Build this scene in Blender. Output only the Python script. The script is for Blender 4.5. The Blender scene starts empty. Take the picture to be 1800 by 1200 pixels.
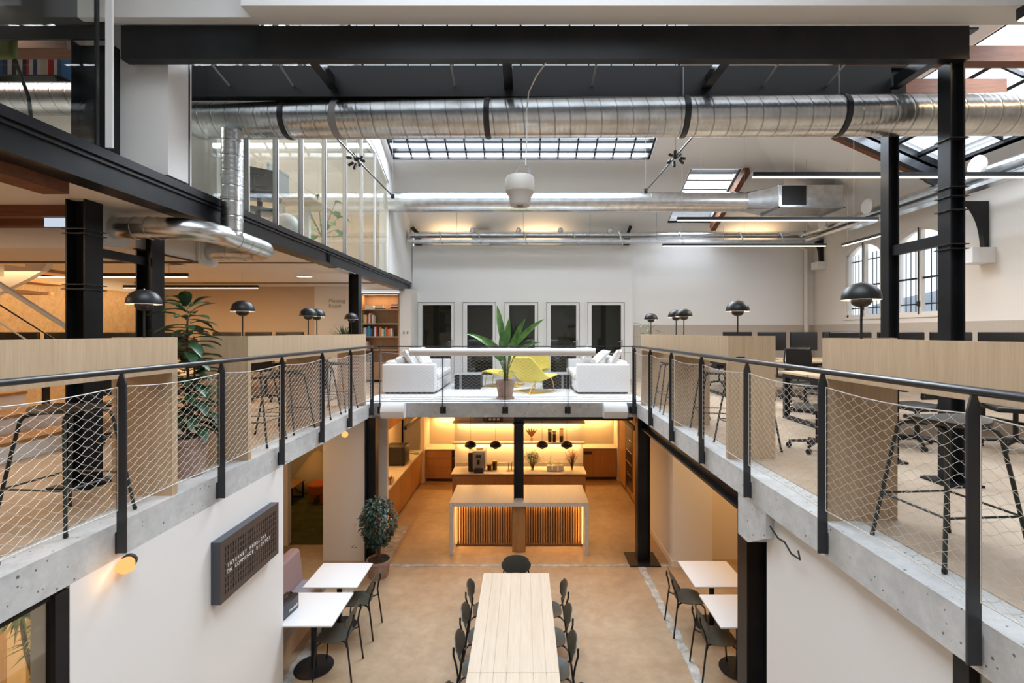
import bpy, bmesh, math, random
from mathutils import Vector, Matrix
R = math.radians
PI = math.pi
S = bpy.context.scene
C = S.collection

# ------------------------------------------------------------------ camera, world, light, exposure
EYE = 4.25
cam_d = bpy.data.cameras.new('camera'); cam = bpy.data.objects.new('camera', cam_d); C.objects.link(cam)
cam.location = (0, 0, EYE); cam.rotation_euler = (PI/2, 0, 0)
cam_d.sensor_width = 36; cam_d.lens = 17.0
cam_d.shift_x = -20/1800; cam_d.shift_y = -17/1800
cam_d.clip_start = 0.05; cam_d.clip_end = 200
S.camera = cam
w = bpy.data.worlds.new('world'); S.world = w; w.use_nodes = True
bg = w.node_tree.nodes['Background']; bg.inputs[0].default_value = (0.86, 0.93, 1.0, 1); bg.inputs[1].default_value = 1.7
S.view_settings.view_transform = 'Standard'; S.view_settings.look = 'None'
S.view_settings.exposure = 0.08; S.view_settings.gamma = 1.0
try: S.view_settings.use_curve_mapping = False
except Exception: pass
S.cycles.max_bounces = 7; S.cycles.diffuse_bounces = 4; S.cycles.glossy_bounces = 4
S.cycles.transparent_max_bounces = 24; S.cycles.sample_clamp_indirect = 4.0
S.cycles.caustics_reflective = False; S.cycles.caustics_refractive = False
try: S.cycles.use_denoising = True
except Exception: pass

DAY = (0.88, 0.94, 1.0); WARM = (1.0, 0.66, 0.34); AMBER = (1.0, 0.52, 0.16)
def area(name, loc, rot, sx, sy, power, col, spread=180):
    d = bpy.data.lights.new(name, 'AREA'); d.shape = 'RECTANGLE'; d.size = sx; d.size_y = sy
    d.energy = power; d.color = col; d.spread = R(spread)
    o = bpy.data.objects.new(name, d); o.location = loc; o.rotation_euler = rot; C.objects.link(o); return o
def point(name, loc, power, col, r=0.05):
    d = bpy.data.lights.new(name, 'POINT'); d.energy = power; d.color = col; d.shadow_soft_size = r
    o = bpy.data.objects.new(name, d); o.location = loc; C.objects.link(o); return o
SLOPE = 0.45; TH = math.atan(SLOPE)
# daylight entering by the skylights
area('daylight_rear_skylight', (-0.05, 10.1, 9.20), (R(-24), 0, 0), 5.9, 3.0, 1050, DAY)
area('daylight_front_skylight', (0.0, 1.2, 8.75), (0, 0, 0), 5.0, 4.6, 290, DAY, 125)
area('daylight_right_skylight', (7.0, 6.6, 8.05), (0, R(24), 0), 1.7, 4.8, 420, DAY)
area('daylight_corner_skylight', (4.7, 12.7, 7.95), (R(-24), 0, 0), 1.1, 1.6, 110, DAY)

# ------------------------------------------------------------------ materials
def mat(name, col, rough=0.6, metal=0.0, spec=0.5, **k):
    m = bpy.data.materials.new(name); m.use_nodes = True
    b = m.node_tree.nodes['Principled BSDF']
    b.inputs['Base Color'].default_value = (*col, 1); b.inputs['Roughness'].default_value = rough
    b.inputs['Metallic'].default_value = metal
    b.inputs['Specular IOR Level'].default_value = spec
    return m
def N(m, t): return m.node_tree.nodes.new(t)
def L(m, a, b): m.node_tree.links.new(a, b)
def coords(m, scale=(1,1,1), rot=(0,0,0), world=False):
    g = N(m, 'ShaderNodeNewGeometry') if world else N(m, 'ShaderNodeTexCoord')
    mp = N(m, 'ShaderNodeMapping'); mp.inputs['Scale'].default_value = scale; mp.inputs['Rotation'].default_value = rot
    L(m, g.outputs['Position' if world else 'Object'], mp.inputs['Vector']); return mp.outputs[0]
def ramp(m, fac, stops):
    r = N(m, 'ShaderNodeValToRGB'); e = r.color_ramp.elements
    while len(e) < len(stops): e.new(0.5)
    for i, (p, c) in enumerate(stops): e[i].position = p; e[i].color = (*c, 1)
    L(m, fac, r.inputs[0]); return r.outputs[0]
def bump(m, h, s=0.3, d=0.01):
    b = N(m, 'ShaderNodeBump'); b.inputs['Strength'].default_value = s; b.inputs['Distance'].default_value = d
    L(m, h, b.inputs['Height']); L(m, b.outputs[0], m.node_tree.nodes['Principled BSDF'].inputs['Normal'])
def noise(m, v, scale, detail=4, rough=0.6):
    n = N(m, 'ShaderNodeTexNoise'); n.inputs['Scale'].default_value = scale; n.inputs['Detail'].default_value = detail
    n.inputs['Roughness'].default_value = rough; L(m, v, n.inputs['Vector']); return n.outputs[0]
def setcol(m, c): L(m, c, m.node_tree.nodes['Principled BSDF'].inputs['Base Color'])
def mixc(m, fac, a, b, mode='MIX'):
    x = N(m, 'ShaderNodeMix'); x.data_type = 'RGBA'; x.blend_type = mode
    for i, v in ((0, fac), (6, a), (7, b)):
        if hasattr(v, 'links'): L(m, v, x.inputs[i])
        elif isinstance(v, tuple): x.inputs[i].default_value = (*v, 1)
        else: x.inputs[i].default_value = v
    return x.outputs[2]

def wood(name, c1, c2, grain=(14, 14, 0.9), rough=0.5, rot=(0,0,0)):
    m = mat(name, c1, rough); v = coords(m, grain, rot, world=True)
    n1 = noise(m, v, 1.0, 5, 0.7); n2 = noise(m, v, 5.0, 3, 0.6)
    f = mixc(m, 0.45, n1, n2); setcol(m, ramp(m, f, [(0.32, c2), (0.62, c1)])); return m
def concrete(name, c1, c2, c3, scale=1.2, rough=0.6, pits=False, coat=False):
    m = mat(name, c1, rough); v = coords(m, (1,1,1), world=True)
    n1 = noise(m, v, scale, 8, 0.62); n2 = noise(m, v, scale*7, 6, 0.7)
    c = ramp(m, n1, [(0.3, c2), (0.5, c1), (0.72, c3)])
    f = ramp(m, n2, [(0.3, (0.78,)*3), (0.65, (1.06,)*3)])
    c = mixc(m, 0.8, c, f, 'MULTIPLY')
    if pits:
        vo = N(m, 'ShaderNodeTexVoronoi'); vo.inputs['Scale'].default_value = 16; L(m, v, vo.inputs['Vector'])
        nn = noise(m, v, 9, 2); 
        mt = N(m, 'ShaderNodeMath'); mt.operation = 'MULTIPLY'; L(m, vo.outputs['Distance'], mt.inputs[0]); L(m, nn, mt.inputs[1])
        p = ramp(m, mt.outputs[0], [(0.035, (0.25,)*3), (0.06, (1,)*3)])
        c = mixc(m, 1.0, c, p, 'MULTIPLY'); bump(m, p, 0.5, 0.01)
    else: bump(m, n2, 0.12, 0.004)
    setcol(m, c); return m
M = {}
M['white'] = mat('white_paint', (0.80, 0.80, 0.80), 0.7)
M['warmwhite'] = mat('warm_white_paint', (0.78, 0.74, 0.69), 0.75)
M['beige'] = mat('beige_paint', (0.62, 0.52, 0.42), 0.8)
M['taupe'] = mat('taupe_ribbed_felt', (0.50, 0.44, 0.38), 0.9)
v = coords(M['taupe'], (1,1,0), world=True); wv = N(M['taupe'], 'ShaderNodeTexWave'); wv.inputs['Scale'].default_value = 7; wv.bands_direction = 'DIAGONAL'; L(M['taupe'], v, wv.inputs['Vector']); bump(M['taupe'], wv.outputs[1], 0.3, 0.006)
M['cork'] = wood('ribbed_cork', (0.60, 0.44, 0.27), (0.40, 0.27, 0.15), (9, 9, 6), 0.9)
M['slab'] = concrete('raw_concrete', (0.55, 0.57, 0.58), (0.46, 0.47, 0.48), (0.64, 0.65, 0.66), 1.5, 0.7, pits=True)
M['floor'] = concrete('polished_beige_concrete', (0.41, 0.30, 0.195), (0.33, 0.23, 0.145), (0.48, 0.37, 0.26), 0.8, 0.42)
M['floor2'] = concrete('upper_beige_screed', (0.45, 0.35, 0.255), (0.37, 0.28, 0.20), (0.52, 0.43, 0.33), 0.9, 0.5)
M['scar'] = concrete('grey_floor_repair', (0.42, 0.41, 0.38), (0.26, 0.25, 0.23), (0.66, 0.65, 0.62), 6, 0.8)
M['lightfloor'] = mat('pale_floor', (0.68, 0.68, 0.68), 0.45)
M['blk'] = mat('black_steel', (0.012, 0.013, 0.016), 0.33, 0.0, 0.25)
v = coords(M['blk'], (1,1,1), world=True); nn = noise(M['blk'], v, 3, 5); setcol(M['blk'], ramp(M['blk'], nn, [(0.3, (0.008,0.009,0.011)), (0.7, (0.017,0.018,0.021))]))
M['blkmat'] = mat('matt_black', (0.011, 0.011, 0.012), 0.42, 0.0, 0.4)
M['blkrail'] = mat('painted_dark_steel', (0.022, 0.025, 0.031), 0.3, 0.0, 0.5)
M['galv'] = mat('galvanised_steel', (0.66, 0.68, 0.69), 0.27, 1.0)
v = coords(M['galv'], (1,1,1), world=True); nn = noise(M['galv'], v, 8, 5); setcol(M['galv'], ramp(M['galv'], nn, [(0.3, (0.52,0.54,0.56)), (0.7, (0.76,0.78,0.79))]))
def spiral(name, axis, sc, base=(0.66,0.68,0.69)):
    m = mat(name, base, 0.27, 1.0)
    v = coords(m, (1, 1, 1), (0, R(7) if axis == 'X' else 0, 0))
    n = noise(m, v, 6, 5)
    wv = N(m, 'ShaderNodeTexWave'); wv.bands_direction = axis; wv.inputs['Scale'].default_value = sc; L(m, v, wv.inputs['Vector'])
    r = ramp(m, wv.outputs[1], [(0.0, (0,0,0)), (0.03, (1,1,1))])
    wv2 = N(m, 'ShaderNodeTexWave'); wv2.bands_direction = axis; wv2.inputs['Scale'].default_value = sc*3; L(m, v, wv2.inputs['Vector'])
    h = mixc(m, 0.25, r, wv2.outputs[1])
    c = ramp(m, n, [(0.3, tuple(b*0.78 for b in base)), (0.7, tuple(min(1, b*1.15) for b in base))])
    setcol(m, mixc(m, 0.45, c, r, 'MULTIPLY')); bump(m, h, 0.3, 0.008); return m
M['duct'] = spiral('spiral_duct_steel', 'X', 2.05)
M['ductz'] = spiral('spiral_duct_vertical', 'Z', 2.0)
M['oak'] = wood('pale_oak_veneer', (0.57, 0.43, 0.285), (0.44, 0.315, 0.195), (16, 16, 0.8))
M['kwood'] = wood('kitchen_oak', (0.42, 0.225, 0.085), (0.31, 0.155, 0.05), (16, 16, 0.9))
M['kdark'] = mat('slat_gap_shade', (0.13, 0.06, 0.02), 0.8)  # colour darkened to put shade into the gaps between the island slats
M['shelfwood'] = wood('bookcase_oak', (0.47, 0.29, 0.17), (0.38, 0.22, 0.12), (10, 10, 0.8))
M['timber'] = wood('old_timber', (0.19, 0.065, 0.024), (0.09, 0.03, 0.012), (0.8, 8, 10), 0.7)
M['plank'] = wood('whitewashed_planks', (0.62, 0.52, 0.41), (0.53, 0.43, 0.32), (9, 0.6, 9), 0.5)
M['quartz'] = concrete('speckled_quartz', (0.66, 0.63, 0.58), (0.58, 0.55, 0.50), (0.74, 0.71, 0.66), 25, 0.35)
M['tabletop'] = mat('white_laminate', (0.73, 0.73, 0.74), 0.35)
M['sofa'] = mat('white_boucle', (0.70, 0.70, 0.71), 0.95)
M['cushion'] = mat('offwhite_linen', (0.68, 0.66, 0.64), 0.95)
M['yellow'] = mat('yellow_felt', (0.74, 0.62, 0.13), 0.85)
M['yellowmetal'] = mat('yellow_painted_steel', (0.80, 0.48, 0.03), 0.4)
M['olive'] = mat('dark_olive_plywood', (0.050, 0.050, 0.040), 0.38)
M['stoolgreen'] = mat('dark_green_grey_steel', (0.035, 0.045, 0.04), 0.4, 0.2)
M['stoolseat'] = mat('olive_brown_seat', (0.075, 0.066, 0.05), 0.5)
M['terra'] = concrete('aged_terracotta', (0.36, 0.24, 0.19), (0.28, 0.18, 0.14), (0.44, 0.32, 0.27), 6, 0.85)
M['soil'] = mat('soil', (0.04, 0.028, 0.018), 1.0)
M['bark'] = mat('bark', (0.13, 0.09, 0.06), 0.9)
def leafm(name, a, b):
    m = mat(name, a, 0.38); v = coords(m, (1,1,1)); n = noise(m, v, 7, 2); setcol(m, ramp(m, n, [(0.35, a), (0.65, b)])); return m
M['leaf'] = leafm('deep_green_leaf', (0.018, 0.055, 0.025), (0.045, 0.11, 0.045))
M['leaf2'] = leafm('mid_green_leaf', (0.05, 0.15, 0.035), (0.12, 0.27, 0.06))
M['leaf3'] = leafm('blue_green_leaf', (0.015, 0.045, 0.032), (0.055, 0.10, 0.08))
M['stem'] = mat('green_stem', (0.10, 0.16, 0.05), 0.7)
M['dried'] = mat('dried_flower', (0.55, 0.25, 0.12), 0.9)
M['palm'] = mat('dried_palm', (0.72, 0.34, 0.10), 0.9)
M['carpet'] = concrete('moss_green_carpet', (0.06, 0.065, 0.015), (0.035, 0.04, 0.01), (0.09, 0.09, 0.02), 5, 1.0)
M['pink'] = mat('mauve_upholstery', (0.33, 0.22, 0.21), 0.9)
M['mauvegrey'] = mat('grey_upholstery', (0.34, 0.32, 0.35), 0.9)
M['orange'] = mat('rust_upholstery', (0.50, 0.13, 0.03), 0.9)
M['bean'] = mat('beige_canvas', (0.60, 0.50, 0.36), 0.95)
M['screen'] = mat('black_screen', (0.012, 0.012, 0.014), 0.3)
M['grey'] = mat('mid_grey_plastic', (0.30, 0.31, 0.32), 0.5)
M['pvc'] = mat('light_grey_plastic', (0.56, 0.54, 0.51), 0.5)
M['cable'] = mat('bright_steel_cable', (0.58, 0.56, 0.52), 0.5, 0.2)
M['signface'] = mat('dark_brown_panel', (0.075, 0.055, 0.045), 0.6)
M['signbody'] = mat('anthracite_panel', (0.05, 0.055, 0.07), 0.45)
M['letter'] = mat('white_letter', (0.85, 0.84, 0.82), 0.5)
M['chrome'] = mat('chrome', (0.75, 0.75, 0.75), 0.15, 1.0)
M['brown'] = mat('dark_brown_contents', (0.07, 0.03, 0.015), 0.5)
M['teal'] = mat('teal_plastic', (0.05, 0.30, 0.26), 0.5)
M['olivechair'] = mat('olive_green_upholstery', (0.13, 0.14, 0.04), 0.9)
M['roofout'] = mat('grey_zinc', (0.35, 0.38, 0.42), 0.6)
def emis(name, col, s):
    m = bpy.data.materials.new(name); m.use_nodes = True; nt = m.node_tree; nt.nodes.clear()
    e = nt.nodes.new('ShaderNodeEmission'); e.inputs[0].default_value = (*col, 1); e.inputs[1].default_value = s
    o = nt.nodes.new('ShaderNodeOutputMaterial'); nt.links.new(e.outputs[0], o.inputs[0]); return m
M['tube'] = emis('warm_led', (1.0, 0.80, 0.62), 3.2)
M['led'] = emis('amber_led', (1.0, 0.60, 0.20), 2.5)
M['bulb'] = emis('lamp_bulb', (1.0, 0.78, 0.55), 3.5)
M['globe'] = emis('amber_globe', (1.0, 0.40, 0.13), 1.5)
M['signlit'] = emis('lit_sign_panel', (0.75, 0.85, 1.0), 0.75)
def glassm(name, tint, gloss=0.9, ior=1.45, base=0.02):
    m = bpy.data.materials.new(name); m.use_nodes = True; nt = m.node_tree; nt.nodes.clear()
    t = nt.nodes.new('ShaderNodeBsdfTransparent'); t.inputs[0].default_value = (*tint, 1)
    g = nt.nodes.new('ShaderNodeBsdfGlossy'); g.inputs['Roughness'].default_value = 0.02; g.inputs[0].default_value = (gloss,)*3+(1,)
    f = nt.nodes.new('ShaderNodeFresnel'); gm = nt.nodes.new('ShaderNodeNewGeometry'); mr_ = nt.nodes.new('ShaderNodeMapRange')
    mr_.inputs[3].default_value = ior; mr_.inputs[4].default_value = 1/ior; nt.links.new(gm.outputs['Backfacing'], mr_.inputs[0]); nt.links.new(mr_.outputs[0], f.inputs[0])
    a = nt.nodes.new('ShaderNodeMath'); a.operation = 'ADD'; a.inputs[1].default_value = base; nt.links.new(f.outputs[0], a.inputs[0])
    x = nt.nodes.new('ShaderNodeMixShader'); o = nt.nodes.new('ShaderNodeOutputMaterial')
    nt.links.new(a.outputs[0], x.inputs[0]); nt.links.new(t.outputs[0], x.inputs[1]); nt.links.new(g.outputs[0], x.inputs[2]); nt.links.new(x.outputs[0], o.inputs[0]); return m
M['glass'] = glassm('clear_glass', (0.90, 0.93, 0.92), 0.9, 1.4, 0.02)
M['doorglass'] = glassm('door_glass', (0.40, 0.41, 0.38), 0.9, 1.45, 0.02)
M['jar'] = glassm('jar_glass', (0.85, 0.80, 0.72), 0.8, 1.3, 0.03)
M['sky'] = glassm('skylight_glass', (0.95, 0.97, 0.99), 0.9, 1.2, 0.0)
BOOK = [mat('book_%s' % n, c, 0.7) for n, c in (('cream', (0.72,0.66,0.55)), ('red', (0.50,0.05,0.04)), ('blue', (0.06,0.16,0.35)), ('orange', (0.75,0.24,0.06)), ('white', (0.78,0.78,0.76)), ('teal', (0.05,0.32,0.38)), ('black', (0.03,0.03,0.035)), ('yellow', (0.75,0.5,0.1)), ('navy', (0.03,0.05,0.14)), ('pink', (0.65,0.28,0.26)))]
BCN = ['cream', 'red', 'blue', 'orange', 'white', 'teal', 'black', 'yellow', 'navy', 'pink']

# ------------------------------------------------------------------ mesh builder
class MB:
    def __init__(s): s.v = []; s.f = []
    def add(s, vs, fs):
        n = len(s.v); s.v += [tuple(p) for p in vs]; s.f += [tuple(i+n for i in f) for f in fs]; return s
    def box(s, x0, x1, y0, y1, z0, z1, m=None):
        p = [Vector((x, y, z)) for z in (z0, z1) for y in (y0, y1) for x in (x0, x1)]
        if m is not None: p = [m @ q for q in p]
        return s.add(p, [(0,2,3,1), (4,5,7,6), (0,1,5,4), (2,6,7,3), (0,4,6,2), (1,3,7,5)])
    def bar(s, a, b, w, h=None, up=(0,0,1)):
        a = Vector(a); b = Vector(b); h = h or w; d = (b-a).normalized(); u = Vector(up)
        if abs(d.dot(u)) > 0.99: u = Vector((0,1,0))
        r = d.cross(u).normalized(); u = r.cross(d).normalized()
        p = [q + r*i*w/2 + u*j*h/2 for q in (a, b) for i, j in ((-1,-1),(1,-1),(1,1),(-1,1))]
        return s.add(p, [(3,2,1,0), (4,5,6,7), (0,1,5,4), (1,2,6,5), (2,3,7,6), (3,0,4,7)])
    def tube(s, path, r, n=10, cap=True):
        path = [Vector(p) for p in path]; k = len(path); rs = r if isinstance(r, (list, tuple)) else [r]*k
        t0 = (path[1]-path[0]).normalized(); ref = Vector((0,0,1)) if abs(t0.z) < 0.9 else Vector((0,1,0))
        u = t0.cross(ref).normalized(); vs = []
        for i, p in enumerate(path):
            t = (path[min(i+1,k-1)]-path[max(i-1,0)]).normalized()
            u = (u - t*u.dot(t)).normalized(); w_ = t.cross(u)
            vs += [p + (u*math.cos(2*PI*j/n) + w_*math.sin(2*PI*j/n))*rs[i] for j in range(n)]
        fs = [(i*n+j, i*n+(j+1)%n, (i+1)*n+(j+1)%n, (i+1)*n+j) for i in range(k-1) for j in range(n)]
        if cap: fs += [tuple(reversed(range(n))), tuple((k-1)*n+j for j in range(n))]
        return s.add(vs, fs)
    def lathe(s, prof, c=(0,0,0), n=24, m=None, cap=True):
        vs = []; c = Vector(c)
        for r, z in prof: vs += [Vector((max(r, 1e-4)*math.cos(2*PI*j/n), max(r, 1e-4)*math.sin(2*PI*j/n), z)) for j in range(n)]
        vs = [(m @ q if m is not None else q) + c for q in vs]; k = len(prof)
        fs = [(i*n+j, i*n+(j+1)%n, (i+1)*n+(j+1)%n, (i+1)*n+j) for i in range(k-1) for j in range(n)]
        if cap and prof[0][0] > 1e-3 and prof[0] != prof[-1]: fs.append(tuple(reversed(range(n))))
        if prof[-1][0] > 1e-3 and prof[0] != prof[-1]: fs.append(tuple((k-1)*n+j for j in range(n)))
        return s.add(vs, fs)
    def prism(s, poly, a, b, axis='Y'):
        n = len(poly)
        def P(u, w_, t): return {'X': (t, u, w_), 'Y': (u, t, w_), 'Z': (u, w_, t)}[axis]
        vs = [P(u, w_, t) for t in (a, b) for u, w_ in poly]
        return s.add(vs, [tuple(range(n)), tuple(reversed(range(n, 2*n)))] + [(i, i+n, (i+1)%n+n, (i+1)%n) for i in range(n)])
    def rbox(s, x0, x1, y0, y1, z0, z1, r=0.03, m=None):
        # box with rounded vertical and horizontal edges
        bm = bmesh.new(); bmesh.ops.create_cube(bm, size=1)
        for v_ in bm.verts: v_.co = Vector(((x0+x1)/2+v_.co.x*(x1-x0), (y0+y1)/2+v_.co.y*(y1-y0), (z0+z1)/2+v_.co.z*(z1-z0)))
        r = min(r, (x1-x0)/2.01, (y1-y0)/2.01, (z1-z0)/2.01)
        bmesh.ops.bevel(bm, geom=bm.edges[:]+bm.verts[:], offset=r, segments=3, affect='EDGES', profile=0.5)
        bm.verts.index_update()
        vs = [(m @ v_.co if m is not None else v_.co.copy()) for v_ in bm.verts]; fs = [tuple(q.index for q in f.verts) for f in bm.faces]
        bm.free(); return s.add(vs, fs)
    def leaf(s, base, d, ln, wd, droop=0.5, up=(0,0,1), n=5, fold=0.15):
        d = Vector(d).normalized(); up = Vector(up); side = d.cross(up)
        if side.length < 0.05: side = d.cross(Vector((1,0,0)))
        side.normalize(); p = Vector(base); vs = []; step = ln/n; dr = d.copy()
        for i in range(n+1):
            t = i/n; w_ = wd*0.5*max(0.06, math.sin(PI*min(1, 0.08+t*0.92))**0.8)*(1.0 if t < 0.98 else 0.3)
            nr = side.cross(dr).normalized()
            vs += [p - side*w_ + nr*w_*fold*2, p, p + side*w_ + nr*w_*fold*2]
            dr = (dr + Vector((0,0,-droop/n))).normalized(); p = p + dr*step
        fs = []
        for i in range(n): fs += [(3*i, 3*i+1, 3*i+4, 3*i+3), (3*i+1, 3*i+2, 3*i+5, 3*i+4)]
        return s.add(vs, fs)
def obj(name, mb, m, parent=None, world=False, smooth=True, label=None, kind=None):
    off = Vector((0,0,0))
    if world and parent is not None:
        q = parent
        while q is not None: off = off + Vector(q.location); q = q.parent
    me = bpy.data.meshes.new(name); me.from_pydata([tuple(Vector(p)-off) for p in mb.v], [], mb.f); me.update()
    me.materials.append(m if not isinstance(m, str) else M[m])
    bm = bmesh.new(); bm.from_mesh(me); bmesh.ops.recalc_face_normals(bm, faces=bm.faces[:]); bm.to_mesh(me); bm.free()
    if smooth:
        me.polygons.foreach_set('use_smooth', [True]*len(me.polygons))
        try: me.set_sharp_from_angle(angle=R(35))
        except Exception: pass
    o = bpy.data.objects.new(name, me); C.objects.link(o)
    if parent is not None: o.parent = parent
    if label: o['label'] = label
    if kind: o['kind'] = kind
    return o
def tag(o, label, cat, group=None, kind=None):
    o['label'] = label; o['category'] = cat
    if group: o['group'] = group
    if kind: o['kind'] = kind
    return o
def thing(name, label, cat, loc=(0,0,0), rotz=0, group=None):
    o = bpy.data.objects.new(name, None); C.objects.link(o); o.location = loc; o.rotation_euler = (0,0,rotz); o.empty_display_size = 0.1
    return tag(o, label, cat, group)
def dup(root, loc, rotz=0, label=None, scale=None):
    r = root.copy(); C.objects.link(r); r.location = loc; r.rotation_euler = (0,0,rotz)
    if label: r['label'] = label
    if scale: r.scale = (scale,)*3
    for ch in list(root.children):
        c = ch.copy(); C.objects.link(c); c.parent = r
        for g in list(ch.children):
            d = g.copy(); C.objects.link(d); d.parent = c
    return r
def struct(name, mb, m, parent=None, smooth=False):
    o = obj(name, mb, m, parent, smooth=smooth)
    if parent is None: o['kind'] = 'structure'
    return o
def B(*a): return MB().box(*a)
def solo(name, mb, m, label, cat, group=None, smooth=True): return tag(obj(name, mb, m, smooth=smooth), label, cat, group)
def lightchild(o, parent):
    # keep a lamp's light with the lamp it belongs to
    off = Vector((0,0,0)); q = parent
    while q is not None: off = off + Vector(q.location); q = q.parent
    o.parent = parent; o.location = Vector(o.location)-off
def P(px, py, Y): return Vector(((px-920)/850*Y, Y, EYE-(py-583)/850*Y))

# ------------------------------------------------------------------ structure: ground level
F2 = 2.9; ST = 0.25; XL, XR, YF = -2.87, 2.14, 9.18
struct('floor', B(-11, 10, -4, 16, -0.2, 0), 'floor')
struct('floor_lounge_carpet', B(-7.5, -3.3, 9.66, 14.2, 0.0, 0.012), 'carpet')
def jag(x0, x1, y0, y1, n=26, along='Y', amp=0.018):
    rnd = random.Random(int((x0+y0)*100)); a = []; b = []
    for i in range(n+1):
        t = i/n
        if along == 'Y': y = y0+(y1-y0)*t; a.append((x0+rnd.uniform(-amp, amp), y)); b.append((x1+rnd.uniform(-amp, amp), y))
        else: x = x0+(x1-x0)*t; a.append((x, y0+rnd.uniform(-amp, amp))); b.append((x, y1+rnd.uniform(-amp, amp)))
    return MB().prism(a+b[::-1], 0.0005, 0.004, 'Z')
for k, (q, al) in enumerate((((2.08, 2.20, 4.0, 8.75), 'Y'), ((-3.0, 2.9, 8.76, 8.84), 'X'), ((-2.72, -2.5, 8.84, 10.6), 'Y'), ((-2.95, -2.80, 3.5, 8.8), 'Y'))):
    struct('trim_%d' % (k+1), jag(*q, along=al, n=50), 'scar')
# slabs of the upper level
struct('floor_upper_left', B(-9.4, XL, -3.5, 14.2, F2-ST, F2), 'slab')
struct('floor_upper_right', B(XR, 8.6, -3.5, 14.2, F2-ST, F2), 'slab')
struct('floor_upper_rear', B(XL+0.002, XR-0.002, YF, 14.2, F2-ST-0.02, F2), 'slab')
struct('floor_finish_left', B(-9.39, XL-0.26, -3.5, 14.0, F2, F2+0.006), 'floor2')
struct('floor_finish_right', B(XR+0.27, 8.4, -3.5, 14.0, F2, F2+0.006), 'floor2')
struct('floor_finish_rear', B(XL-0.2, XR+0.2, YF+0.16, 13.8, F2+0.0062, F2+0.022), 'lightfloor')
# ground walls
struct('wall_ground_left', B(XL-0.25, XL, 3.06, 5.78, 0, F2-ST), 'white')
struct('wall_ground_right', B(2.22, 2.45, 2.46, 4.41, 0, F2-ST), 'white')
struct('wall_ground_right_return', B(2.70, 3.42, 8.74, 8.95, 0, F2-ST), 'white')
struct('wall_ground_right_long', B(2.70, 2.9, 8.95, 11.35, 0, F2-ST), 'white')
struct('wall_ground_right_niche', B(3.42, 9.0, 9.02, 9.2, 0, F2-ST), 'warmwhite')
struct('wall_ground_right_side', B(6.2, 6.4, -3.5, 9.1, 0, F2-ST), 'warmwhite')
struct('wall_ground_left_pillar', B(-3.72, -2.95, 8.98, 9.6, 0, F2-ST), 'warmwhite')
struct('wall_ground_left_jamb', B(-9.0, -4.68, 9.6, 9.75, 0, F2-ST), 'warmwhite')
struct('wall_ground_left_head', B(-4.68, -3.3, 9.62, 9.75, 2.45, F2-ST), 'warmwhite')
struct('wall_lounge_rear', B(-8, -3.5, 13.9, 14.1, 0, F2-ST), 'warmwhite')
struct('wall_ground_left_side', B(-7.4, -7.2, -3.5, 14, 0, F2-ST), 'warmwhite')
struct('wall_kitchen_left', B(-3.72, -3.5, 9.61, 14.5, 0, F2-ST), 'warmwhite')
struct('wall_kitchen_partition', B(-3.5, -2.79, 9.9, 10.0, 0, F2-ST-0.02), 'warmwhite')
struct('wall_kitchen_rear', B(-3.5, 3.3, 14.35, 14.5, 0, F2-ST), 'warmwhite')
struct('wall_kitchen_center', B(-1.70, 1.48, 11.96, 12.2, 0, F2-ST-0.02), 'warmwhite')
struct('wall_kitchen_right_pilaster', B(2.68, 2.93, 13.75, 14.35, 0, F2-ST), 'warmwhite')
struct('wall_kitchen_left_pilaster', B(-2.9, -2.78, 13.6, 14.35, 0, F2-ST), 'warmwhite')
struct('wall_kitchen_right', B(3.3, 3.45, 8.95, 14.5, 0, F2-ST), 'warmwhite')
struct('wall_ground_front', B(-11, 10, -3.8, -3.6, 0, 9), 'white')
struct('baseboard_right', MB().box(2.685, 2.70, 8.725, 11.35, 0, 0.11).box(2.70, 3.43, 8.725, 8.74, 0, 0.11), 'warmwhite')
struct('baseboard_kitchen', B(2.67, 2.94, 13.735, 13.75, 0, 0.11), 'warmwhite')

# ------------------------------------------------------------------ structure: upper level walls and roof
YB = 14.0; XW = 8.4; ZE = 7.15
def zr(Y): return ZE+SLOPE*(YB-Y)
def zx(x): return ZE+SLOPE*(XW-x)
struct('wall_rear', B(XL-0.3, XW, YB, YB+0.2, F2, ZE+0.3), 'white')
# block with five openings
wb = MB(); holes = [(742,793), (821,866), (895,940), (968,1013), (1040,1092)]; YD = 13.8
hx = [((a-8-920)/850*YD, (b+6-920)/850*YD) for a, b in holes]; zt = EYE+(583-531)/850*YD
edges = [-3.17]+[q for h in hx for q in h]+[3.12]
for i in range(0, len(edges), 2): wb.box(edges[i], edges[i+1], YD, YB-0.01, F2, zt)
wb.box(-3.17, 3.12, YD, YB-0.01, zt, 6.70)
struct('wall_rear_block', wb, 'white')
struct('wall_rear_wainscot', B(3.2, XW-0.02, YB-0.03, YB, F2, 4.45), 'taupe')
struct('wall_right_wainscot', B(XW-0.03, XW, -3, YB-0.03, F2, 4.45), 'taupe')
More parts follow.
